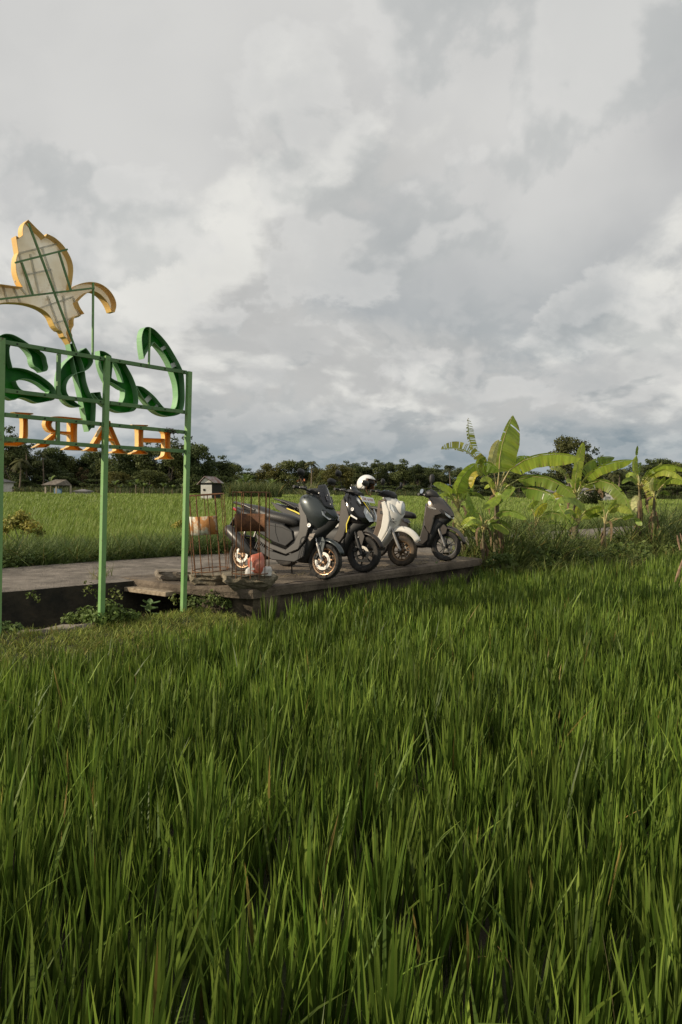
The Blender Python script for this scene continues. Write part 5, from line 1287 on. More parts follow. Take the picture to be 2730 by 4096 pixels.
# ------------------------------------------------------------------ banana plants
mat('banana_leaf', (1, 1, 1), 0.42, tint=True, leaf=.42, var=.1, vscale=3, spec=.4)
mat('banana_rib', (0.30, 0.33, 0.10), 0.5, base2=(0.40, 0.27, 0.12), vscale=5)
mat('banana_stem', (0.13, 0.115, 0.05), 0.7, base2=(0.085, 0.06, 0.032), vscale=7, bump=.3)
mat('dead_leaf', (0.10, 0.062, 0.033), 0.85, base2=(0.17, 0.115, 0.06), vscale=8)
def bez(a, b, c, d, t): return a * (1 - t) ** 3 + b * (3 * t * (1 - t) ** 2) + c * (3 * t * t * (1 - t)) + d * t ** 3
class Banana:
    def __init__(self, label, crown_px, Y, ground, group='banana plants right of the slab', stem_r=.07, name='banana_plant', base_dx=0):
        self.Y = Y; self.crown = at(*crown_px, Y)
        self.base = Vector((self.crown.x + base_dx, Y, ground)); self.root = thing(name, label, 'banana plant', self.base, group=group)
        g = GB(); c = self.crown - self.base
        g.tube([(0, 0, -.05), c * .3 + Vector((.01, 0, 0)), c * .7, c], [stem_r, stem_r * .9, stem_r * .7, stem_r * .4], 10)
        g.build('pseudostem', 'banana_stem', self.root, smooth=True)
        for k in range(4):      # dry sheaths hanging round the stem
            a = random.uniform(0, 6.28); h = random.uniform(.4, .85); p = c * h; L = random.uniform(.25, .5) * (c.z)
            g = GB(); g.tube([p + Vector((math.cos(a), math.sin(a), 0)) * stem_r * .8, p + Vector((math.cos(a) * (stem_r + .05), math.sin(a) * (stem_r + .05), -L * .5)), p + Vector((math.cos(a) * (stem_r + .03), math.sin(a) * (stem_r + .03), -L))], [.02, .028, .008], 5)
            g.build('dry_sheath', 'dead_leaf', self.root)
    def leaf(self, b0, m, t, w1, w2, a1=20, a2=-160, dy=(0, 0, 0), torn=0.0, col=(0.15, 0.25, 0.035), petiole=True, dead=False, n=60, fr=.04):
        """blade from pixel b0 over m to tip t; w1/w2 half widths in pixels; a1/a2 the angle at which each half hangs, 0 = straight up in the picture plane"""
        Y = self.Y; sc = Y / FPX
        A, Mi, T = at(*b0, Y + dy[0]), at(*m, Y + dy[1]), at(*t, Y + dy[2])
        C1 = A.lerp(Mi, .6) ; Q = Mi * 2 - (A + T) * .5
        def cur(u): return A * (1 - u) ** 2 + Q * (2 * u * (1 - u)) + T * u * u
        def tan(u): return ((Q - A) * (2 * (1 - u)) + (T - Q) * (2 * u)).normalized()
        V, Qd, CC = [], [], []
        rs = random.Random(int(b0[0] * 7 + t[1] * 13))
        view = Vector((0, 1, 0))
        # tear positions
        us = [k / n for k in range(n + 1)]
        for half, (w, ang) in enumerate(((w1 * .66, a1), (w2 * .66, a2))):
            if w <= 0: continue
            base_i = len(V); keepf = []
            coarse = [rs.uniform(-.11, .11) for _ in range(14)]; ripple = [coarse[int(u * 12)] * (1 - (u * 12) % 1) + coarse[int(u * 12) + 1] * ((u * 12) % 1) + rs.uniform(-.025, .025) for u in us]
            for k, u in enumerate(us):
                tg = tan(u); perp = (view - tg * view.dot(tg)).normalized().cross(-tg).normalized()      # in the picture plane, across the rib
                depth = tg.cross(perp).normalized()
                a = math.radians(ang) + ripple[k] * 1.6
                d = perp * math.cos(a) + depth * math.sin(a)
                prof = (min(1, u / .12)) ** .7 * (1 - max(0, (u - .55) / .45) ** 2.6) ** .6
                ww = w * sc * max(.03, prof) * (1 + ripple[k] * .6)
                p = cur(u); sag = Vector((0, 0, -1))
                for j, f in enumerate((0.02, .13, .6, 1.0)):
                    V.append(p + d * ww * f + sag * ww * .22 * f * f)
                cl = (.85 + .3 * rs.random() + ripple[k])
                brown = rs.random() < .10
                for f in (0, .4, .75, 1): CC.append((.26, .17, .07) if (brown and f == 1) else (col[0] * 1.5 * cl * (1 + .25 * f * rs.random()), col[1] * 1.4 * cl, col[2] * 1.1 * cl))
            for k in range(n):
                gap = rs.random() < (torn if torn > .3 else torn * .45); jc = 1 if (torn > .3 or rs.random() < .4) else 2
                for j in range(3):
                    if gap and j >= jc: continue
                    i = base_i + k * 4 + j; Qd.append((i, i + 1, i + 5, i + 4))
        V = np.array([tuple(v - self.base) for v in V]); 
        o = np_mesh('leaf', V, np.array(Qd), 'dead_leaf' if dead else 'banana_leaf', np.array(CC), self.root)
        g = GB(); pts = [cur(u) - self.base for u in (0, .25, .5, .75, 1)]; r = .014 * (w1 + w2) * sc * 1.5
        g.tube(pts, [max(.007, r), r * .8, r * .6, r * .4, .002], 6); g.build('midrib', 'banana_rib', o, smooth=True)
        if petiole:
            c = self.crown; d = (A - c)
            g = GB(); g.tube([c - self.base - Vector((0, 0, .10)), c.lerp(A, .5) - self.base + Vector((0, 0, .02)) - tan(0) * 0.0, A - self.base], [.02, .014, .009], 7)
            g.build('petiole', 'banana_rib', o, smooth=True)
        return o
def fill(B, px, n, seed, lo=55, hi=115, w=(13, 24), spread=75, dead=1):
    """further leaves fanning out of the crown, most of them behind the ones that show"""
    rs = random.Random(seed)
    for k in range(n):
        a = math.radians(rs.uniform(-spread, spread)); L = rs.uniform(lo, hi); sg = 1 if a > 0 else -1; dy = rs.uniform(.1, .7) * rs.choice((1, 1, -1))
        b0 = (px[0] + math.sin(a) * L * .22, px[1] - math.cos(a) * L * .22); m = (px[0] + math.sin(a) * L * .65, px[1] - math.cos(a) * L * .72); t = (px[0] + math.sin(a) * L * 1.05 + sg * 8, px[1] - math.cos(a) * L * .85 + abs(math.sin(a)) * L * .4)
        c = rs.choice(((0.12, 0.2, 0.04), (0.17, 0.26, 0.05), (0.22, 0.31, 0.06), (0.10, 0.17, 0.035)))
        B.leaf(b0, m, t, rs.uniform(*w) * .7, rs.uniform(*w), rs.uniform(20, 60), -rs.uniform(140, 172), (dy * .2, dy * .6, dy), torn=rs.choice((0, .05, .15, .35)), col=c)
    for k in range(dead):
        sg = rs.choice((-1, 1)); B.leaf((px[0] + sg * 6, px[1] + 6), (px[0] + sg * 26, px[1] + 18), (px[0] + sg * rs.uniform(22, 34), px[1] + rs.uniform(60, 95)), 7, 9, 60, -140, (-.02, -.08, -.1), torn=.3, dead=True, col=(.2, .12, .06))
def q3(x, y): return (1730 + x * .36352, 1650 + y * .36352)
def q2(x, y): return (2200 + x * .33801, 1700 + y * .33801)
YG, DG, LG_ = (0.20, 0.30, 0.045), (0.10, 0.18, 0.03), (0.32, 0.38, 0.14)
B = Banana('largest banana plant with tall upright leaves beside the slab corner', q3(715, 900), 13.1, -.3, stem_r=.075)
B.leaf(q3(735, 650), q3(770, 350), q3(890, 30), 20, 105, 10, -172, (0, .1, .3), torn=.10, col=YG)
B.leaf(q3(680, 660), q3(670, 480), q3(735, 300), 40, 40, 30, -165, (.2, .3, .35), col=(0.42, 0.46, 0.24))
B.leaf(q3(850, 635), q3(1190, 470), q3(1640, 500), 14, 58, 25, -178, (0, -.15, -.3), torn=.03, col=YG)
B.leaf(q3(940, 740), q3(1250, 720), q3(1590, 930), 18, 48, 40, -168, (-.1, -.3, -.5), torn=.08, col=(0.13, 0.21, 0.04))
B.leaf(q3(975, 820), q3(1260, 880), q3(1330, 980), 14, 52, 40, -168, (-.15, -.4, -.6), torn=.10, col=DG)
B.leaf(q3(560, 620), q3(370, 430), q3(100, 405), 8, 58, 20, -178, (0, -.1, -.3), torn=.42, col=(0.26, 0.31, 0.07))
B.leaf(q3(500, 520), q3(410, 300), q3(395, 60), 12, 40, 20, -172, (.15, .2, .25), torn=.52, col=(0.16, 0.22, 0.04))
B.leaf(q3(600, 700), q3(590, 560), q3(740, 650), 20, 45, 40, -160, (-.1, -.3, -.4), torn=.12, col=DG)
B.leaf(q3(560, 690), q3(500, 560), q3(590, 490), 24, 40, 40, -160, (.1, -.05, -.15), torn=.18, col=(0.13, 0.2, 0.04))
B.leaf(q3(540, 690), q3(470, 690), q3(430, 830), 20, 30, 60, -140, (.1, 0, 0), torn=.3, col=(0.30, 0.30, 0.05))
B.leaf(q3(800, 860), q3(880, 850), q3(700, 1030), 18, 40, 60, -150, (0, -.2, -.3), col=(0.13, 0.22, 0.04))
B.leaf(q3(830, 560), q3(980, 490), q3(1130, 520), 16, 30, 40, -150, (.3, .6, .9), torn=.25, col=DG)
B.leaf(q3(690, 900), q3(700, 960), q3(550, 1060), 28, 32, 50, -150, (-.1, -.3, -.45), col=(0.17, 0.27, 0.04), petiole=False)
fill(B, q3(715, 900), 6, 101, dead=2)
B = Banana('middle height banana plant left of the largest one with one broad leaning leaf', q3(290, 1010), 14.4, -.1, stem_r=.05)
B.leaf(q3(270, 900), q3(330, 720), q3(480, 560), 42, 60, 30, -160, (0, -.1, -.2), col=(0.20, 0.32, 0.05))
B.leaf(q3(215, 905), q3(130, 830), q3(10, 790), 26, 34, 55, -160, (0, -.2, -.35), torn=.08, col=YG)
B.leaf(q3(160, 935), q3(90, 900), q3(40, 960), 20, 26, 60, -140, (.1, -.1, -.15), col=DG)
B.leaf(q3(330, 960), q3(420, 850), q3(430, 720), 18, 24, 60, -140, (.2, .3, .3), col=DG)
fill(B, q3(290, 1010), 6, 102, dead=2)
B = Banana('young banana plant with one pale drooping leaf behind the last scooter wheel', q3(340, 1300), 13.7, -.12, stem_r=.035)
B.leaf(q3(335, 1280), q3(270, 1150), q3(185, 1020), 30, 30, 20, -170, (0, -.15, -.25), col=(0.36, 0.42, 0.20))
B.leaf(q3(350, 1230), q3(390, 1120), q3(470, 1050), 14, 26, 40, -160, (0, .1, .1), col=(0.13, 0.22, 0.04))
fill(B, q3(340, 1300), 2, 103, 35, 70, (8, 16))
B = Banana('young banana plant in front of the largest one with broad low leaves', q3(565, 1260), 12.75, -.4, stem_r=.04)
B.leaf(q3(520, 1110), q3(440, 1060), q3(390, 880), 26, 20, 20, -165, (0, -.1, -.1), col=(0.12, 0.21, 0.035))
B.leaf(q3(555, 1230), q3(470, 1190), q3(380, 1250), 18, 18, 40, -150, (0, -.15, -.2), col=(0.18, 0.28, 0.05))
B.leaf(q3(700, 1135), q3(850, 1090), q3(1045, 1175), 18, 24, 40, -165, (0, -.15, -.3), col=(0.14, 0.24, 0.05))
B.leaf(q3(640, 1250), q3(740, 1250), q3(850, 1340), 18, 24, 40, -160, (0, -.2, -.3), col=(0.20, 0.30, 0.07))
B.leaf(q3(610, 1180), q3(650, 1250), q3(690, 1310), 8, 10, 40, -150, (-.1, -.2, -.25), col=DG)
fill(B, q3(565, 1260), 6, 104, dead=2)
B = Banana('small banana plant with yellow green leaves midway between the two tall ones', q3(1145, 1210), 16.0, -.25, stem_r=.04)
B.leaf(q3(1150, 1150), q3(1180, 1060), q3(1270, 1000), 26, 34, 40, -160, (0, 0, 0), col=(0.30, 0.36, 0.05))
B.leaf(q3(1110, 1080), q3(1090, 1020), q3(1190, 940), 24, 26, 40, -160, (0, .1, .1), col=(0.16, 0.25, 0.04))
B.leaf(q3(1210, 1130), q3(1390, 1120), q3(1520, 1290), 22, 36, 40, -165, (-.1, -.2, -.3), col=(0.13, 0.21, 0.05))
B.leaf(q3(1200, 1220), q3(1300, 1200), q3(1420, 1210), 14, 16, 60, -150, (0, -.2, -.3), col=DG)
fill(B, q3(1145, 1210), 2, 105, 35, 70, (8, 16))
B = Banana('tall banana plant with one upright leaf in the middle of the row', q2(310, 830), 17.6, -.3, stem_r=.09)
B.leaf(q2(300, 740), q2(330, 470), q2(400, 205), 30, 36, 20, -172, (0, .1, .2), torn=.02, col=(0.26, 0.36, 0.055))
B.leaf(q2(410, 640), q2(640, 480), q2(985, 415), 14, 42, 20, -176, (0, -.2, -.3), torn=.03, col=YG)
B.leaf(q2(340, 590), q2(510, 430), q2(770, 385), 16, 40, 30, -170, (.1, .2, .3), torn=.10, col=(0.12, 0.20, 0.04))
B.leaf(q2(440, 705), q2(740, 700), q2(980, 1060), 18, 48, 40, -165, (-.1, -.4, -.7), torn=.16, col=(0.12, 0.19, 0.04))
B.leaf(q2(230, 660), q2(120, 530), q2(0, 520), 16, 26, 40, -160, (.1, .1, .2), torn=.35, col=(0.14, 0.19, 0.05))
B.leaf(q2(280, 900), q2(120, 830), q2(30, 880), 16, 26, 40, -160, (0, -.2, -.3), torn=.06, col=(0.32, 0.34, 0.05))
B.leaf(q2(540, 755), q2(600, 760), q2(630, 870), 8, 18, 40, -150, (0, -.2, -.2), torn=.4, dead=True, col=(.2, .12, .06))
fill(B, q2(310, 830), 6, 106, dead=2)
B = Banana('low banana plant under the tall middle one with a broad fan of drooping leaves', q2(330, 1140), 16.8, -.35, stem_r=.05)
B.leaf(q2(430, 1010), q2(250, 880), q2(90, 920), 26, 26, 40, -160, (0, -.2, -.3), col=(0.15, 0.24, 0.05))
B.leaf(q2(100, 900), q2(180, 1060), q2(330, 1170), 26, 40, 40, -165, (-.2, -.3, -.4), torn=.1, col=(0.13, 0.22, 0.045), petiole=False)
B.leaf(q2(350, 1110), q2(330, 1000), q2(390, 930), 26, 30, 30, -165, (0, .1, .1), col=(0.26, 0.34, 0.05))
B.leaf(q2(410, 1050), q2(520, 980), q2(640, 970), 14, 30, 40, -170, (0, -.1, -.1), col=YG)
B.leaf(q2(430, 1060), q2(540, 1040), q2(650, 1020), 10, 26, 60, -150, (.1, 0, 0), col=DG)
B.leaf(q2(0, 1060), q2(120, 1080), q2(250, 1240), 20, 34, 40, -165, (-.2, -.3, -.4), col=(0.12, 0.2, 0.04), petiole=False)
fill(B, q2(330, 1140), 4, 107, 45, 85)
B = Banana('small banana plant in front of the path at the right', q2(655, 1120), 16.4, -.3, stem_r=.04)
B.leaf(q2(700, 1010), q2(740, 940), q2(790, 880), 22, 26, 40, -160, (0, 0, 0), col=(0.18, 0.27, 0.05))
B.leaf(q2(700, 1040), q2(820, 960), q2(960, 1040), 22, 30, 40, -165, (0, -.2, -.3), torn=.1, col=(0.22, 0.30, 0.07))
B.leaf(q2(640, 1000), q2(600, 930), q2(570, 890), 8, 16, 40, -160, (0, 0, 0), col=(0.26, 0.34, 0.07))
B.leaf(q2(860, 1110), q2(930, 1080), q2(1000, 1060), 14, 16, 40, -160, (0, -.1, -.2), col=(0.18, 0.28, 0.05))
B.leaf(q2(1000, 1110), q2(1050, 1130), q2(1090, 1190), 14, 20, 40, -150, (0, -.1, -.2), col=(0.15, 0.25, 0.05))
fill(B, q2(655, 1120), 2, 108, 35, 70, (8, 16))
B = Banana('tall banana plant with a curled top leaf near the right edge', q2(1070, 740), 18.4, -.3, stem_r=.08)
B.leaf(q2(1030, 590), q2(1000, 470), q2(1030, 360), 22, 26, 40, -165, (0, 0, 0), torn=.04, col=(0.22, 0.32, 0.06))
B.leaf(q2(1022, 360), q2(1024, 300), q2(1040, 244), 4, 14, 30, -170, (0, 0, 0), col=(0.12, 0.2, 0.04), petiole=False)
B.leaf(q2(1050, 600), q2(1060, 500), q2(1080, 440), 10, 14, 40, -160, (.1, .2, .2), torn=.3, col=DG)
B.leaf(q2(1120, 620), q2(1220, 550), q2(1330, 440), 10, 26, 40, -165, (0, 0, .1), col=(0.34, 0.40, 0.16))
B.leaf(q2(1150, 600), q2(1340, 480), q2(1620, 540), 12, 26, 40, -172, (0, -.2, -.3), torn=.04, col=YG)
B.leaf(q2(1160, 620), q2(1380, 540), q2(1600, 680), 12, 28, 40, -170, (0, -.3, -.5), torn=.10, col=(0.24, 0.32, 0.07))
B.leaf(q2(1085, 690), q2(1180, 760), q2(1240, 1080), 26, 26, 40, -165, (-.1, -.3, -.4), torn=.34, col=(0.22, 0.27, 0.06))
B.leaf(q2(1050, 840), q2(1000, 920), q2(1030, 1040), 18, 20, 30, -165, (-.2, -.3, -.35), col=(0.40, 0.46, 0.26), petiole=False)
fill(B, q2(1070, 740), 6, 109, dead=2)
B = Banana('banana plant with pale leaf undersides at the right edge of the row', q2(1240, 840), 18.0, -.3, stem_r=.06)
B.leaf(q2(1225, 780), q2(1200, 700), q2(1230, 620), 18, 16, 30, -165, (0, 0, 0), col=(0.42, 0.48, 0.26))
B.leaf(q2(1250, 760), q2(1300, 690), q2(1370, 610), 16, 22, 40, -160, (0, .1, .1), torn=.06, col=YG)
B.leaf(q2(1350, 700), q2(1450, 640), q2(1600, 690), 12, 24, 40, -165, (0, -.1, -.2), torn=.08, col=(0.18, 0.27, 0.05))
B.leaf(q2(1400, 650), q2(1480, 560), q2(1490, 460), 10, 14, 40, -160, (0, .1, .2), col=(0.16, 0.25, 0.05))
fill(B, q2(1240, 840), 4, 110, 45, 85)
B = Banana('tiny banana sucker on the bund below the row', q2(150, 1440), 14.8, -.45, stem_r=.02)
B.leaf(q2(150, 1440), q2(110, 1350), q2(80, 1260), 6, 8, 40, -160, (0, -.1, -.1), col=(0.2, 0.3, 0.06))
B.leaf(q2(230, 1420), q2(290, 1430), q2(370, 1478), 10, 12, 40, -150, (0, -.1, -.2), col=DG)
B.leaf(q2(170, 1450), q2(150, 1480), q2(200, 1530), 10, 10, 40, -150, (0, -.1, -.1), col=LG_)
# ------------------------------------------------------------------ trees, palms, huts and houses beyond the paddy
mat('palm_trunk', (0.22, 0.17, 0.12), 0.9, base2=(0.13, 0.10, 0.07), vscale=5)
GZ = -0.27
def crown_blobs(rs, w, h, z0, kind):
    """lumpy crown: blobs inside an overall outline; w, h in units of a 10 m tree"""
    out = []
    nb = {'round': 34, 'tall': 34, 'loose': 26, 'spread': 36, 'scrub': 26}[kind]
    for k in range(nb):
        u = rs.random(); a = rs.uniform(0, 6.283)
        if kind == 'tall': rad = w / 2 * (math.sin(math.pi * (.12 + .83 * u)) ** .7); z = z0 + h * u
        elif kind == 'spread': rad = w / 2 * (1 - .55 * u); z = z0 + h * (.25 + .75 * u)
        else: rad = w / 2 * (math.sin(math.pi * (.18 + .74 * u)) ** .6); z = z0 + h * u
        rr = rad * math.sqrt(rs.uniform(.15, 1.0)) * .86
        b = rs.uniform(.10, .21) * (w + h) / 2 * (.85 if kind == 'loose' else 1.0)
        out.append((rr * math.cos(a), rr * math.sin(a), z, b * rs.uniform(.9, 1.3), b * rs.uniform(.9, 1.3), b * rs.uniform(.65, .95)))
    return out
def tree_proto(seed, kind, c0, c1_, n=7000, leaf=.27, bare=.03, w=7.0):
    """one tree 10 m tall standing on its origin; returns the list of (name, mesh)"""
    rs = random.Random(seed); h = 10.0; z0 = h * bare
    bl = crown_blobs(rs, w, h - z0 - .8, z0 + .3, kind)
    V, q, cc = leaf_cloud(n, bl, leaf, c0, c1_, shell=.5)
    zt = np.percentile(V[:, 2], 99.7); V[:, 2] *= h / zt; V[:, :2] *= (w * .5) / np.percentile(np.abs(V[:, 0]), 98)
    me_c = np_mesh('crown', V, q, 'foliage', cc, smooth=False)
    g = GB(); top = Vector((rs.uniform(-.5, .5), rs.uniform(-.5, .5), h * .72))
    g.tube([(0, 0, -.4), (rs.uniform(-.15, .15), 0, h * .2), top * .6 + Vector((rs.uniform(-.3, .3), 0, 0)), top], [.30, .22, .15, .05], 8)
    for b in rs.sample(bl, 8):
        s = Vector((0, 0, rs.uniform(.15, .5) * h)); e = Vector(b[:3]); g.tube([s, s.lerp(e, .5) + Vector((0, 0, -.2)), e], [.12, .08, .03], 5)
    me_t = g.build('trunk', 'bark', smooth=True)
    c, t = me_c.data, me_t.data
    bpy.data.objects.remove(me_c); bpy.data.objects.remove(me_t)
    return c, t
D1, D2 = (0.036, 0.055, 0.019), (0.125, 0.148, 0.045)
PROT = {
    'dark':   tree_proto(1, 'round', D1, D2, w=7.5),
    'dark2':  tree_proto(2, 'spread', (0.036, 0.06, 0.02), (0.115, 0.145, 0.044), w=8.5),
    'mid':    tree_proto(3, 'round', (0.05, 0.07, 0.02), (0.155, 0.172, 0.05), w=7.5),
    'tall':   tree_proto(4, 'tall', (0.026, 0.042, 0.016), (0.075, 0.095, 0.032), w=5.4, n=5200),
    'olive':  tree_proto(5, 'round', (0.07, 0.075, 0.018), (0.18, 0.165, 0.04), w=8.0, bare=.05),
    'loose':  tree_proto(6, 'loose', (0.034, 0.05, 0.018), (0.10, 0.12, 0.04), n=3600, w=6.5, bare=.1),
    'brown':  tree_proto(7, 'loose', (0.06, 0.045, 0.018), (0.12, 0.085, 0.035), n=3600, w=6.0, bare=.05),
    'scrub':  tree_proto(8, 'scrub', (0.035, 0.055, 0.016), (0.085, 0.11, 0.03), w=12, bare=.0, n=4200, leaf=.4),
    'fine':   tree_proto(9, 'spread', (0.035, 0.045, 0.014), (0.10, 0.105, 0.03), w=9.0, n=5200, leaf=.24, bare=.3),
}
WORDS = {'dark': 'rounded dark green tree', 'dark2': 'spreading dark green tree', 'mid': 'mid green rounded tree', 'tall': 'tall narrow dark tree', 'olive': 'olive yellow bushy tree',
         'loose': 'open crowned green tree', 'brown': 'brownish thin tree', 'scrub': 'low scrubby bush', 'fine': 'broad fine leaved tree'}
ORD = ['first', 'second', 'third', 'fourth', 'fifth', 'sixth', 'seventh', 'eighth', 'ninth', 'tenth', 'eleventh', 'twelfth', 'thirteenth', 'fourteenth', 'fifteenth', 'sixteenth', 'seventeenth', 'eighteenth', 'nineteenth', 'twentieth',
       'twenty-first', 'twenty-second', 'twenty-third', 'twenty-fourth']
def tree(px, ytop, wpx, kind, Y, label, group, dz=0.0):
    """kind of tree, its top at the photo pixel (px, ytop), its crown wpx photo pixels wide"""
    top = at(px, ytop, Y); H = (top.z - GZ) * (1.04 if kind != 'scrub' else 1); W = wpx * Y / FPX * (.84 if kind != 'scrub' else 1.0)
    c, t = PROT[kind]
    r = thing('broadleaf_tree' if kind != 'scrub' else 'bush', label, 'tree' if kind != 'scrub' else 'bush', (top.x, Y, GZ), group=group)
    wid = {'dark': 7.5, 'dark2': 8.5, 'mid': 7.5, 'tall': 5.4, 'olive': 8, 'loose': 6.5, 'brown': 6, 'scrub': 12, 'fine': 9}[kind] * 1.0
    r.scale = (W / wid, W / wid, H / 10.0); r.rotation_euler.z = random.uniform(0, 6.28)
    for nm, me in (('trunk', t), ('crown', c)):
        o = bpy.data.objects.new(nm, me); COL.objects.link(o); o.parent = r
    return r
LEFT = [(5, 1722, 190, 'dark', 150), (60, 1800, 130, 'loose', 165), (112, 1778, 130, 'dark', 162), (165, 1832, 130, 'loose', 160), (208, 1796, 130, 'dark2', 165), (268, 1830, 130, 'mid', 168), (305, 1848, 110, 'dark', 172), (340, 1838, 100, 'tall', 170), (385, 1812, 150, 'dark2', 168),
        (330, 1875, 70, 'brown', 158), (440, 1838, 130, 'mid', 166), (505, 1806, 170, 'dark2', 160), (560, 1830, 130, 'dark', 162), (622, 1768, 170, 'dark', 158), (680, 1800, 150, 'mid', 156), (720, 1757, 170, 'dark', 160), (795, 1788, 160, 'dark2', 158), (865, 1832, 150, 'dark', 165), (925, 1862, 110, 'mid', 170), (470, 1890, 120, 'olive', 150), (600, 1885, 150, 'mid', 150), (250, 1885, 130, 'dark', 154)]
MIDR = [(975, 1880, 110, 'dark', 180), (1075, 1860, 120, 'olive', 185), (1155, 1848, 130, 'mid', 185), (1210, 1850, 90, 'tall', 190), (1275, 1875, 100, 'olive', 185), (1350, 1862, 150, 'olive', 175), (1398, 1850, 110, 'loose', 195), (1440, 1856, 110, 'dark', 190), (1512, 1846, 120, 'loose', 190),
        (1560, 1856, 90, 'tall', 195), (1618, 1846, 130, 'dark', 180), (1672, 1864, 90, 'tall', 185), (1725, 1880, 100, 'dark', 190), (1765, 1895, 90, 'loose', 185), (1835, 1878, 110, 'dark', 185), (1900, 1890, 120, 'dark2', 185), (1310, 1885, 90, 'mid', 180)]
RIGH = [(1985, 1900, 130, 'dark', 180), (2060, 1895, 130, 'mid', 185), (2140, 1890, 130, 'dark', 185), (2210, 1885, 120, 'loose', 185), (2420, 1880, 150, 'dark', 175), (2490, 1888, 120, 'dark2', 180), (2540, 1862, 110, 'dark', 185), (2600, 1845, 130, 'dark', 170), (2650, 1842, 140, 'dark2', 172), (2712, 1855, 140, 'mid', 170), (2790, 1850, 160, 'dark', 172), (2880, 1870, 160, 'mid', 175), (-110, 1770, 190, 'dark2', 155), (-240, 1800, 190, 'dark', 155)]
def plant_row(rows, where, group):
    cnt = {}
    for (px, yt, w, kd, Y) in sorted(rows):
        cnt[kd] = cnt.get(kd, 0) + 1
        many = sum(1 for r in rows if r[3] == kd)
        lab = (WORDS[kd] + ' ' + where) if many == 1 else f'{WORDS[kd]} {where}, {ORD[cnt[kd] - 1]} of its kind from the left'
        tree(px, yt, w, kd, Y, lab, group)
plant_row(LEFT, 'behind the sign', 'trees along the far side of the paddy')
plant_row(MIDR, 'behind the scooters', 'trees along the far side of the paddy')
plant_row(RIGH[:12], 'behind the bananas', 'trees along the far side of the paddy')
plant_row(RIGH[12:], 'beyond the sign at the left end', 'trees along the far side of the paddy')
tree(2285, 1757, 215, 'fine', 66, 'broad fine leaved tree standing alone above the middle banana plant', None)
tree(2368, 1797, 120, 'dark', 70, 'dark rounded tree close behind the lone broad tree', None)
BACKROW = []
_rb = random.Random(77); x = -170
while x < 2930:
    BACKROW.append((x, (1848 if x < 930 else 1882 if x < 1900 else 1888) + _rb.uniform(-16, 16), _rb.uniform(110, 170), _rb.choice(('dark', 'mid', 'olive', 'dark2', 'mid')), _rb.uniform(205, 235))); x += _rb.uniform(62, 98)
cnt_ = {}
for q in BACKROW:
    side_ = 'behind the sign' if q[0] < 700 else 'behind the scooters' if q[0] < 1900 else 'behind the bananas'
    k_ = (q[3], side_); cnt_[k_] = cnt_.get(k_, 0) + 1
    tree(*q, f'{WORDS[q[3]]} in the hindmost row {side_}, {ORD[cnt_[k_] - 1]} such from left', 'hindmost row of far trees')
# a closed line of scrub at the tree feet
TENS = ['', 'tenth', 'twentieth', 'thirtieth', 'fortieth', 'fiftieth', 'sixtieth']; TENP = ['', '', 'twenty', 'thirty', 'forty', 'fifty', 'sixty']
def ordinal(i):
    k = i + 1
    if k <= 20: return ORD[k - 1]
    return TENS[k // 10] if k % 10 == 0 else TENP[k // 10] + '-' + ORD[k % 10 - 1]
SCR = []
x = -180
while x < 2950:
    SCR.append((x, (1908 if x < 930 else 1925) + random.uniform(-14, 12) + x * .010, random.uniform(100, 150), 'scrub', 152 + random.uniform(-6, 8) + (18 if 950 < x < 2100 else 0))); x += random.uniform(58, 84)
n = len(SCR)
for i, q in enumerate(SCR):
    tree(*q, f'low green scrub below the far trees, {ordinal(i)} from the left', 'scrub along the foot of the far trees')
# palms ---------------------------------------------------------------
def frond_mesh(seed, col0=(0.035, 0.05, 0.018), col1=(0.10, 0.11, 0.04)):
    rs = np.random.default_rng(seed); V, Q, C = [], [], []
    for k in range(18):
        a = 6.283 * k / 18 + rs.normal(0, .15); e = rs.uniform(-.5, 1.1); L = rs.uniform(2.0, 2.9)
        d = np.array([math.cos(a), math.sin(a), 0.])
        prev = None
        col = (np.array(col0) + (np.array(col1) - np.array(col0)) * rs.random())
        pts = []
        for u in np.linspace(0, 1, 9):
            r = L * (math.cos(e) * u - .12 * u * u); z = L * (math.sin(e) * u - (.55 + .3 * max(0, e)) * u * u)
            pts.append(d * r + np.array([0, 0, z]))
        side = np.array([-d[1], d[0], 0])
        for i in range(8):
            for sg in (-1, 1):
                for j in range(3):
                    p = pts[i] * (1 - j / 3) + pts[i + 1] * (j / 3); u = (i + j / 3) / 8; ll = .75 * (math.sin(math.pi * min(1, u * .9 + .1)) ** .6)
                    t = (pts[i + 1] - pts[i]); t /= np.linalg.norm(t)
                    tip = p + side * sg * ll * .75 + t * ll * .4 + np.array([0, 0, -ll * .45])
                    b = len(V); V += [p, p + t * .09, tip, tip - t * .03]; Q.append((b, b + 1, b + 2, b + 3)); C += [col * rs.uniform(.8, 1.2)] * 4
    o = np_mesh('fronds', np.array(V), np.array(Q), 'foliage', np.array(C), smooth=False); me = o.data; bpy.data.objects.remove(o); return me
FR = [frond_mesh(1), frond_mesh(2, (0.05, 0.06, 0.022), (0.14, 0.14, 0.05))]
def palm(px, ycrown, Y, label, sc=1.0, k=0, bend=.6):
    c = at(px, ycrown, Y); base_ = Vector((c.x + random.uniform(-bend, bend), Y, GZ))
    r = thing('coconut_palm', label, 'palm', base_, group='palms among the far trees')
    g = GB(); d = c - base_; g.tube([(0, 0, -.2), d * .35 + Vector((.15, 0, 0)), d * .7 + Vector((.12, 0, 0)), d], [.2, .15, .13, .12], 8); g.build('trunk', 'palm_trunk', r, smooth=True)
    o = bpy.data.objects.new('crown', FR[k]); COL.objects.link(o); o.parent = r; o.location = d; o.scale = (sc,) * 3; o.rotation_euler.z = random.uniform(0, 6)
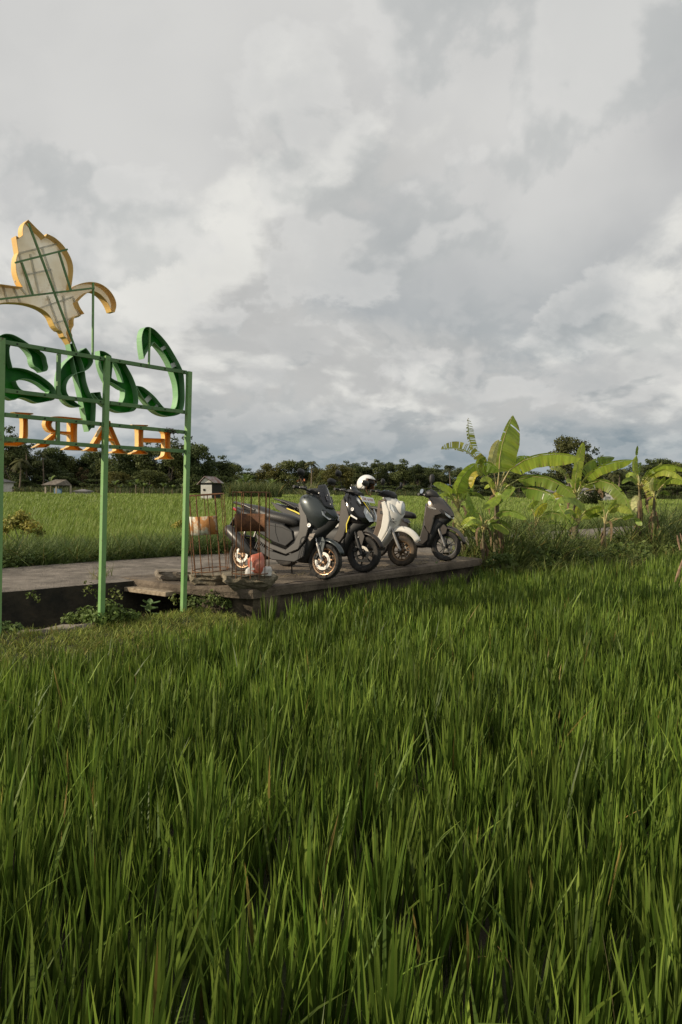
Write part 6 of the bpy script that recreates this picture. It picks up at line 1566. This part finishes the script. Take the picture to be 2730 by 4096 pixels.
palm(83, 1842, 140, 'coconut palm with drooping fronds left of the thatched hut', 1.0, 1)
palm(105, 1786, 158, 'small palm top rising above the trees at the far left', .8, 0)
palm(170, 1815, 155, 'palm top between the dark trees left of the middle post', .9, 0)
palm(1247, 1852, 165, 'coconut palm rising behind the slate scooter', .95, 1)
palm(1797, 1868, 180, 'coconut palm rising behind the bronze scooter', 1.0, 0)
palm(2482, 1885, 120, 'coconut palm behind the white houses, leftmost of three', .9, 0)
palm(2455, 1900, 125, 'coconut palm behind the white houses, middle of three', .7, 1)
palm(2560, 1895, 128, 'coconut palm behind the white houses, rightmost of three', .7, 0)
palm(2405, 1905, 122, 'short coconut palm left of the three palms behind the houses', .7, 1)
# far banana clumps in front of the trees ------------------------------------------------
def far_banana(seed):
    rs = np.random.default_rng(seed); V, Q, C = [], [], []
    for k in range(9):
        a = rs.uniform(0, 6.28); e = rs.uniform(.5, 1.45); L = rs.uniform(1.2, 1.9); w = rs.uniform(.16, .26); d = np.array([math.cos(a), math.sin(a), 0.]); side = np.array([-d[1], d[0], 0.])
        col = np.array((0.10, 0.14, 0.035)) * rs.uniform(.6, 1.9); b = len(V)
        for i, u in enumerate(np.linspace(0, 1, 7)):
            p = d * L * (math.cos(e) * u + .35 * u * u) + np.array([0, 0, 1.7 + L * (math.sin(e) * u - .45 * u ** 2.5)])
            ww = w * math.sin(math.pi * min(1, u * .92 + .05)); V += [p - side * ww, p + side * ww]; C += [col, col]
            if i: Q.append((b + 2 * i - 2, b + 2 * i - 1, b + 2 * i + 1, b + 2 * i))
    o = np_mesh('leaves', np.array(V), np.array(Q), 'banana_leaf', np.array(C)); me = o.data; bpy.data.objects.remove(o); return me
FB = [far_banana(k) for k in (1, 2, 3)]
g = GB(); g.tube([(0, 0, -.1), (.03, 0, 1.0), (0, 0, 1.75)], [.13, .11, .07], 8); _o = g.build('pseudostem', 'banana_stem', smooth=True); FBS = _o.data; bpy.data.objects.remove(_o)
fb = [(205, 1880, 118, 'beside the thatched hut, tallest'), (182, 1925, 120, 'at the left end of the thatched hut'), (235, 1910, 122, 'behind the thatched hut'), (50, 1935, 118, 'in front of the white gabled house at the far left'),
      (462, 1905, 125, 'between the middle and tallest posts, first from the left'), (482, 1925, 128, 'between the middle and tallest posts, second from the left'), (520, 1915, 126, 'between the middle and tallest posts, third from the left'), (545, 1900, 128, 'between the middle and tallest posts, fourth from the left'), (575, 1915, 124, 'between the middle and tallest posts, fifth from the left'),
      (600, 1925, 126, 'between the middle and tallest posts, sixth from the left'), (655, 1918, 124, 'just left of the tallest post'), (690, 1925, 126, 'close behind the tallest post'), (730, 1915, 118, 'behind the white shed'), (985, 1872, 100, 'right of the white shed, tallest of the clump'), (960, 1890, 102, 'right of the white shed, left of the clump'), (1010, 1885, 104, 'right of the white shed, right of the clump'), (1085, 1895, 110, 'between the white shed and the slate scooter'),
      (1790, 1925, 60, 'just behind the bronze scooter mirror'), (1812, 1935, 58, 'between the bronze scooter and the bananas')]
for i, (px, yt, Y, wh) in enumerate(fb):
    top = at(px, yt, Y); H = top.z - GZ
    r = thing('banana_plant', 'distant banana plant ' + wh, 'banana plant', (top.x, Y, GZ), group='distant banana plants'); r.scale = (H / 3.2,) * 3; r.rotation_euler.z = random.uniform(0, 6.28)
    for nm, me in (('pseudostem', FBS), ('leaves', FB[i % 3])):
        o = bpy.data.objects.new(nm, me); COL.objects.link(o); o.parent = r
# reeds right of the shed
def reeds(name, label, px0, px1, Y, hr, n, c0, c1_, dy=3):
    X0, X1 = at(px0, 1970, Y).x, at(px1, 1970, Y).x
    pts = np.stack([rng.uniform(X0, X1, n), Y + rng.uniform(-dy, dy, n), np.full(n, GZ)], 1)
    o = blades(name, pts, rng.uniform(*hr, n), rng.uniform(.05, .10, n), rng.uniform(0, 6.28, n), np.abs(rng.normal(.15, .1, n)), np.abs(rng.normal(.35, .2, n)), green(n, c0, c1_, .05), 'weed', levels=(0, .4, .75, 1.0))
    return tag(o, label, 'reeds', kind='stuff')
reeds('reed_bed', 'pale green reed bed right of the white shed', 925, 1120, 96, (1.4, 2.9), 3000, (0.07, 0.10, 0.03), (0.17, 0.2, 0.07), 4)
reeds('reed_bed', 'pale feathery reeds between the first two scooters', 1225, 1262, 62, (1.2, 2.6), 260, (0.13, 0.16, 0.05), (0.3, 0.3, 0.14), 1.5)
reeds('reed_bed', 'low reeds along the far paddy edge behind the sign', -60, 700, 138, (.8, 1.9), 4200, (0.045, 0.07, 0.022), (0.11, 0.13, 0.04), 5)
reeds('reed_bed', 'low reeds along the far paddy edge behind the scooters', 1120, 1900, 158, (.8, 2.0), 4200, (0.045, 0.07, 0.022), (0.10, 0.12, 0.04), 5)
reeds('reed_bed', 'low reeds along the far paddy edge behind the bananas', 2000, 2800, 150, (.8, 1.8), 3500, (0.045, 0.07, 0.022), (0.11, 0.13, 0.04), 5)

# huts and houses -----------------------------------------------------------------------
mat('thatch', (0.12, 0.10, 0.08), 0.95, base2=(0.20, 0.175, 0.145), vscale=3, bump=.8, bscale=12)
mat('hut_post', (0.42, 0.36, 0.27), 0.85)
mat('white_wall', (0.70, 0.67, 0.61), 0.85, base2=(0.58, 0.55, 0.49), vscale=.8)
mat('tarp', (0.74, 0.71, 0.65), 0.8, base2=(0.62, 0.58, 0.51), vscale=1.5, bump=.4, bscale=4)
mat('tin_roof', (0.20, 0.085, 0.06), 0.6, base2=(0.36, 0.33, 0.31), vscale=1.3, metal=.3)
mat('grey_roof', (0.13, 0.125, 0.12), 0.85, base2=(0.17, 0.16, 0.155), vscale=.6)
mat('tile_roof', (0.52, 0.17, 0.06), 0.85, base2=(0.42, 0.13, 0.05), vscale=.8)
mat('blue_roof', (0.22, 0.48, 0.66), 0.45, base2=(0.28, 0.54, 0.70), vscale=.7)
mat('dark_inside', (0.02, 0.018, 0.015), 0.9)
mat('window_glass', (0.05, 0.06, 0.065), 0.1)
mat('blue_sheet', (0.18, 0.30, 0.42), 0.7)
# thatched field hut
Yh = 112.0; c = at(232, 1966, Yh); c.z = GZ; sc = Yh / FPX
hut = thing('field_hut', 'open thatched field hut on pale posts at the far paddy edge', 'hut', c)
def hx(px): return at(px, 1960, Yh).x - c.x
def hz(py): return at(232, py, Yh).z - c.z
e, rg = hz(1941), hz(1920)
g = GB(); dp = 1.6
g.add([(hx(183), -dp, e), (hx(237), -dp * 1.0, e), (hx(283), dp * .2, e), (hx(232), dp, e), (hx(222), -.1, rg), (hx(264), .1, rg)], [(0, 1, 5, 4), (1, 2, 5), (2, 3, 4, 5), (3, 0, 4)])
g.build('roof', 'thatch', hut, solid=.16)
for (px, y) in ((196, -dp * .8), (238, -dp * .8), (281, .2), (214, dp * .7)):
    g = GB(); g.box((hx(px), y, e / 2), (.22, .22, e)); g.build('post', 'hut_post', hut)
g = GB(); g.box((hx(228), .4, .75), (1.1, .5, .9)); g.build('water_drum', 'blue_sheet', hut)
# white shed with a tin roof
Ys = 74.0; c = at(838, 1988, Ys); c.z = GZ
shed = thing('shed', 'small white tarpaulin shed with a rusty tin roof at the paddy edge', 'shed', c)
def sx(px): return at(px, 1960, Ys).x - c.x
def sz(py): return at(838, py, Ys).z - c.z
y0, y1 = 0, 1.9
ridge = at(822, 1907, Ys).z - c.z; ev = sz(1933)
g = GB(); g.add([(sx(804), 0, 0), (sx(848), 0, 0), (sx(848), 0, ev + .1), (sx(822), 0, ridge - .08), (sx(804), 0, ev + .1)], [(0, 1, 2, 3, 4)]); g.build('front_wall', 'tarp', shed, solid=.05)
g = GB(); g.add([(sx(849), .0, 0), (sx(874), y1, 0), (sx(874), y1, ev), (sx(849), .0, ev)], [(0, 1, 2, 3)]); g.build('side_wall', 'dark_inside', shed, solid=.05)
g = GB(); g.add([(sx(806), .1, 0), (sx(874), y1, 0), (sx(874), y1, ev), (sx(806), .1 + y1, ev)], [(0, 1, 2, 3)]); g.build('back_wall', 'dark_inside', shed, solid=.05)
g = GB(); g.add([(sx(820), -.2, ridge), (sx(858), -.1, ev + .05), (sx(884), y1, ev + .02), (sx(852), y1, ridge - .02)], [(0, 1, 2, 3)]); g.build('roof_sheet', 'tin_roof', shed, solid=.05)
g = GB(); g.add([(sx(820), -.2, ridge + .06), (sx(788), -.1, ev - .15), (sx(806), y1, ev - .12), (sx(852), y1, ridge + .04)], [(0, 1, 2, 3)]); g.build('roof_sheet', 'tin_roof', shed, solid=.05)
g = GB(); g.add([(sx(804), -.035, ev + .02), (sx(849), -.035, ev + .10), (sx(849), -.035, ev - .14), (sx(804), -.035, ev - .16)], [(0, 1, 2, 3)]); g.build('painted_gap_shade', 'dark_inside', shed, solid=.02)  # near-black strip on the wall paints the shade under the gable
g = GB(); g.lathe([(0, -.05), (.13, -.05), (.13, -.02)], 10, 'Y', (sx(818), 0, sz(1960))); g.build('hole', 'dark_inside', shed)
def gable_house(name, label, px0, px1, yeave, yridge, Y, roofm, wallm='white_wall', depth=6, windows=(), cat='house'):
    c = at((px0 + px1) / 2, 1970, Y); c.z = GZ
    r = thing(name, label, cat, c); X = lambda px: at(px, 1960, Y).x - c.x
    E = at((px0 + px1) / 2, yeave, Y).z - GZ; Rg = at((px0 + px1) / 2, yridge, Y).z - GZ; x0, x1 = X(px0), X(px1); o = .35
    g = GB(); g.box(((x0 + x1) / 2, depth / 2, E / 2), (x1 - x0 - 2 * o, depth - 2 * o, E - .06)); g.build('wall', wallm, r)
    g = GB(); g.add([(x0, 0, E), (x1, 0, E), (x1 - 1.0, depth / 2, Rg), (x0 + 1.0, depth / 2, Rg), (x0, depth, E), (x1, depth, E)], [(0, 1, 2, 3), (3, 2, 5, 4), (0, 3, 4), (1, 5, 2)]); g.build('roof', roofm, r, solid=.12)
    for (wx0, wx1, wy0, wy1) in windows:
        a, b = X(wx0), X(wx1); zt, zb = at(wx0, wy0, Y).z - GZ, at(wx0, wy1, Y).z - GZ
        g = GB(); g.box(((a + b) / 2, o - .01, (zt + zb) / 2), (b - a, .08, zt - zb)); w = g.build('window', 'hut_post', r)
        g = GB(); g.box(((a + b) / 2, o - .04, (zt + zb) / 2), ((b - a) * .8, .06, (zt - zb) * .84)); g.build('pane', 'window_glass', w)
    return r
gable_house('house', 'white house with a grey roof seen between the middle banana leaves', 2270, 2350, 1963, 1940, 118, 'grey_roof', windows=((2288, 2298, 1966, 1978), (2318, 2328, 1966, 1978)))
gable_house('house', 'long white house with a grey roof right of the middle banana plant', 2350, 2484, 1960, 1938, 124, 'grey_roof', windows=((2385, 2397, 1963, 1976), (2430, 2442, 1963, 1976), (2456, 2468, 1963, 1976)))
gable_house('house', 'low white house with a grey roof behind the yellow green banana leaf', 2196, 2262, 1970, 1958, 112, 'grey_roof', windows=((2215, 2224, 1973, 1982),))
gable_house('house', 'orange tiled house roof showing between trees above the helmet', 1402, 1432, 1934, 1916, 205, 'tile_roof', windows=((1410, 1414, 1938, 1946),))
gable_house('house', 'orange tiled house roof showing between trees above the slate windscreen', 1186, 1224, 1925, 1910, 205, 'tile_roof', windows=((1200, 1205, 1930, 1940),))
gable_house('shelter', 'low shelter with a bright blue roof behind the cream scooter', 1528, 1572, 1977, 1962, 88, 'blue_roof', depth=4, cat='shelter')
gable_house('house', 'white gabled house at the far left edge beyond the leftmost post', -52, 4, 1928, 1915, 128, 'grey_roof', windows=((-4, 4, 1934, 1950),))
gable_house('shelter', 'low grey sheet shelter right of the thatched hut', 290, 350, 1966, 1958, 116, 'grey_roof', depth=3, cat='shelter')
# rubble heap by the houses
p = at(2385, 1985, 108); rock('rubble_heap', 'pale rubble heap in front of the white houses', (p.x, 108, GZ + .5), (3.6, 2.2, 1.6), .2, 21, 'white_wall', 'rubble heap')
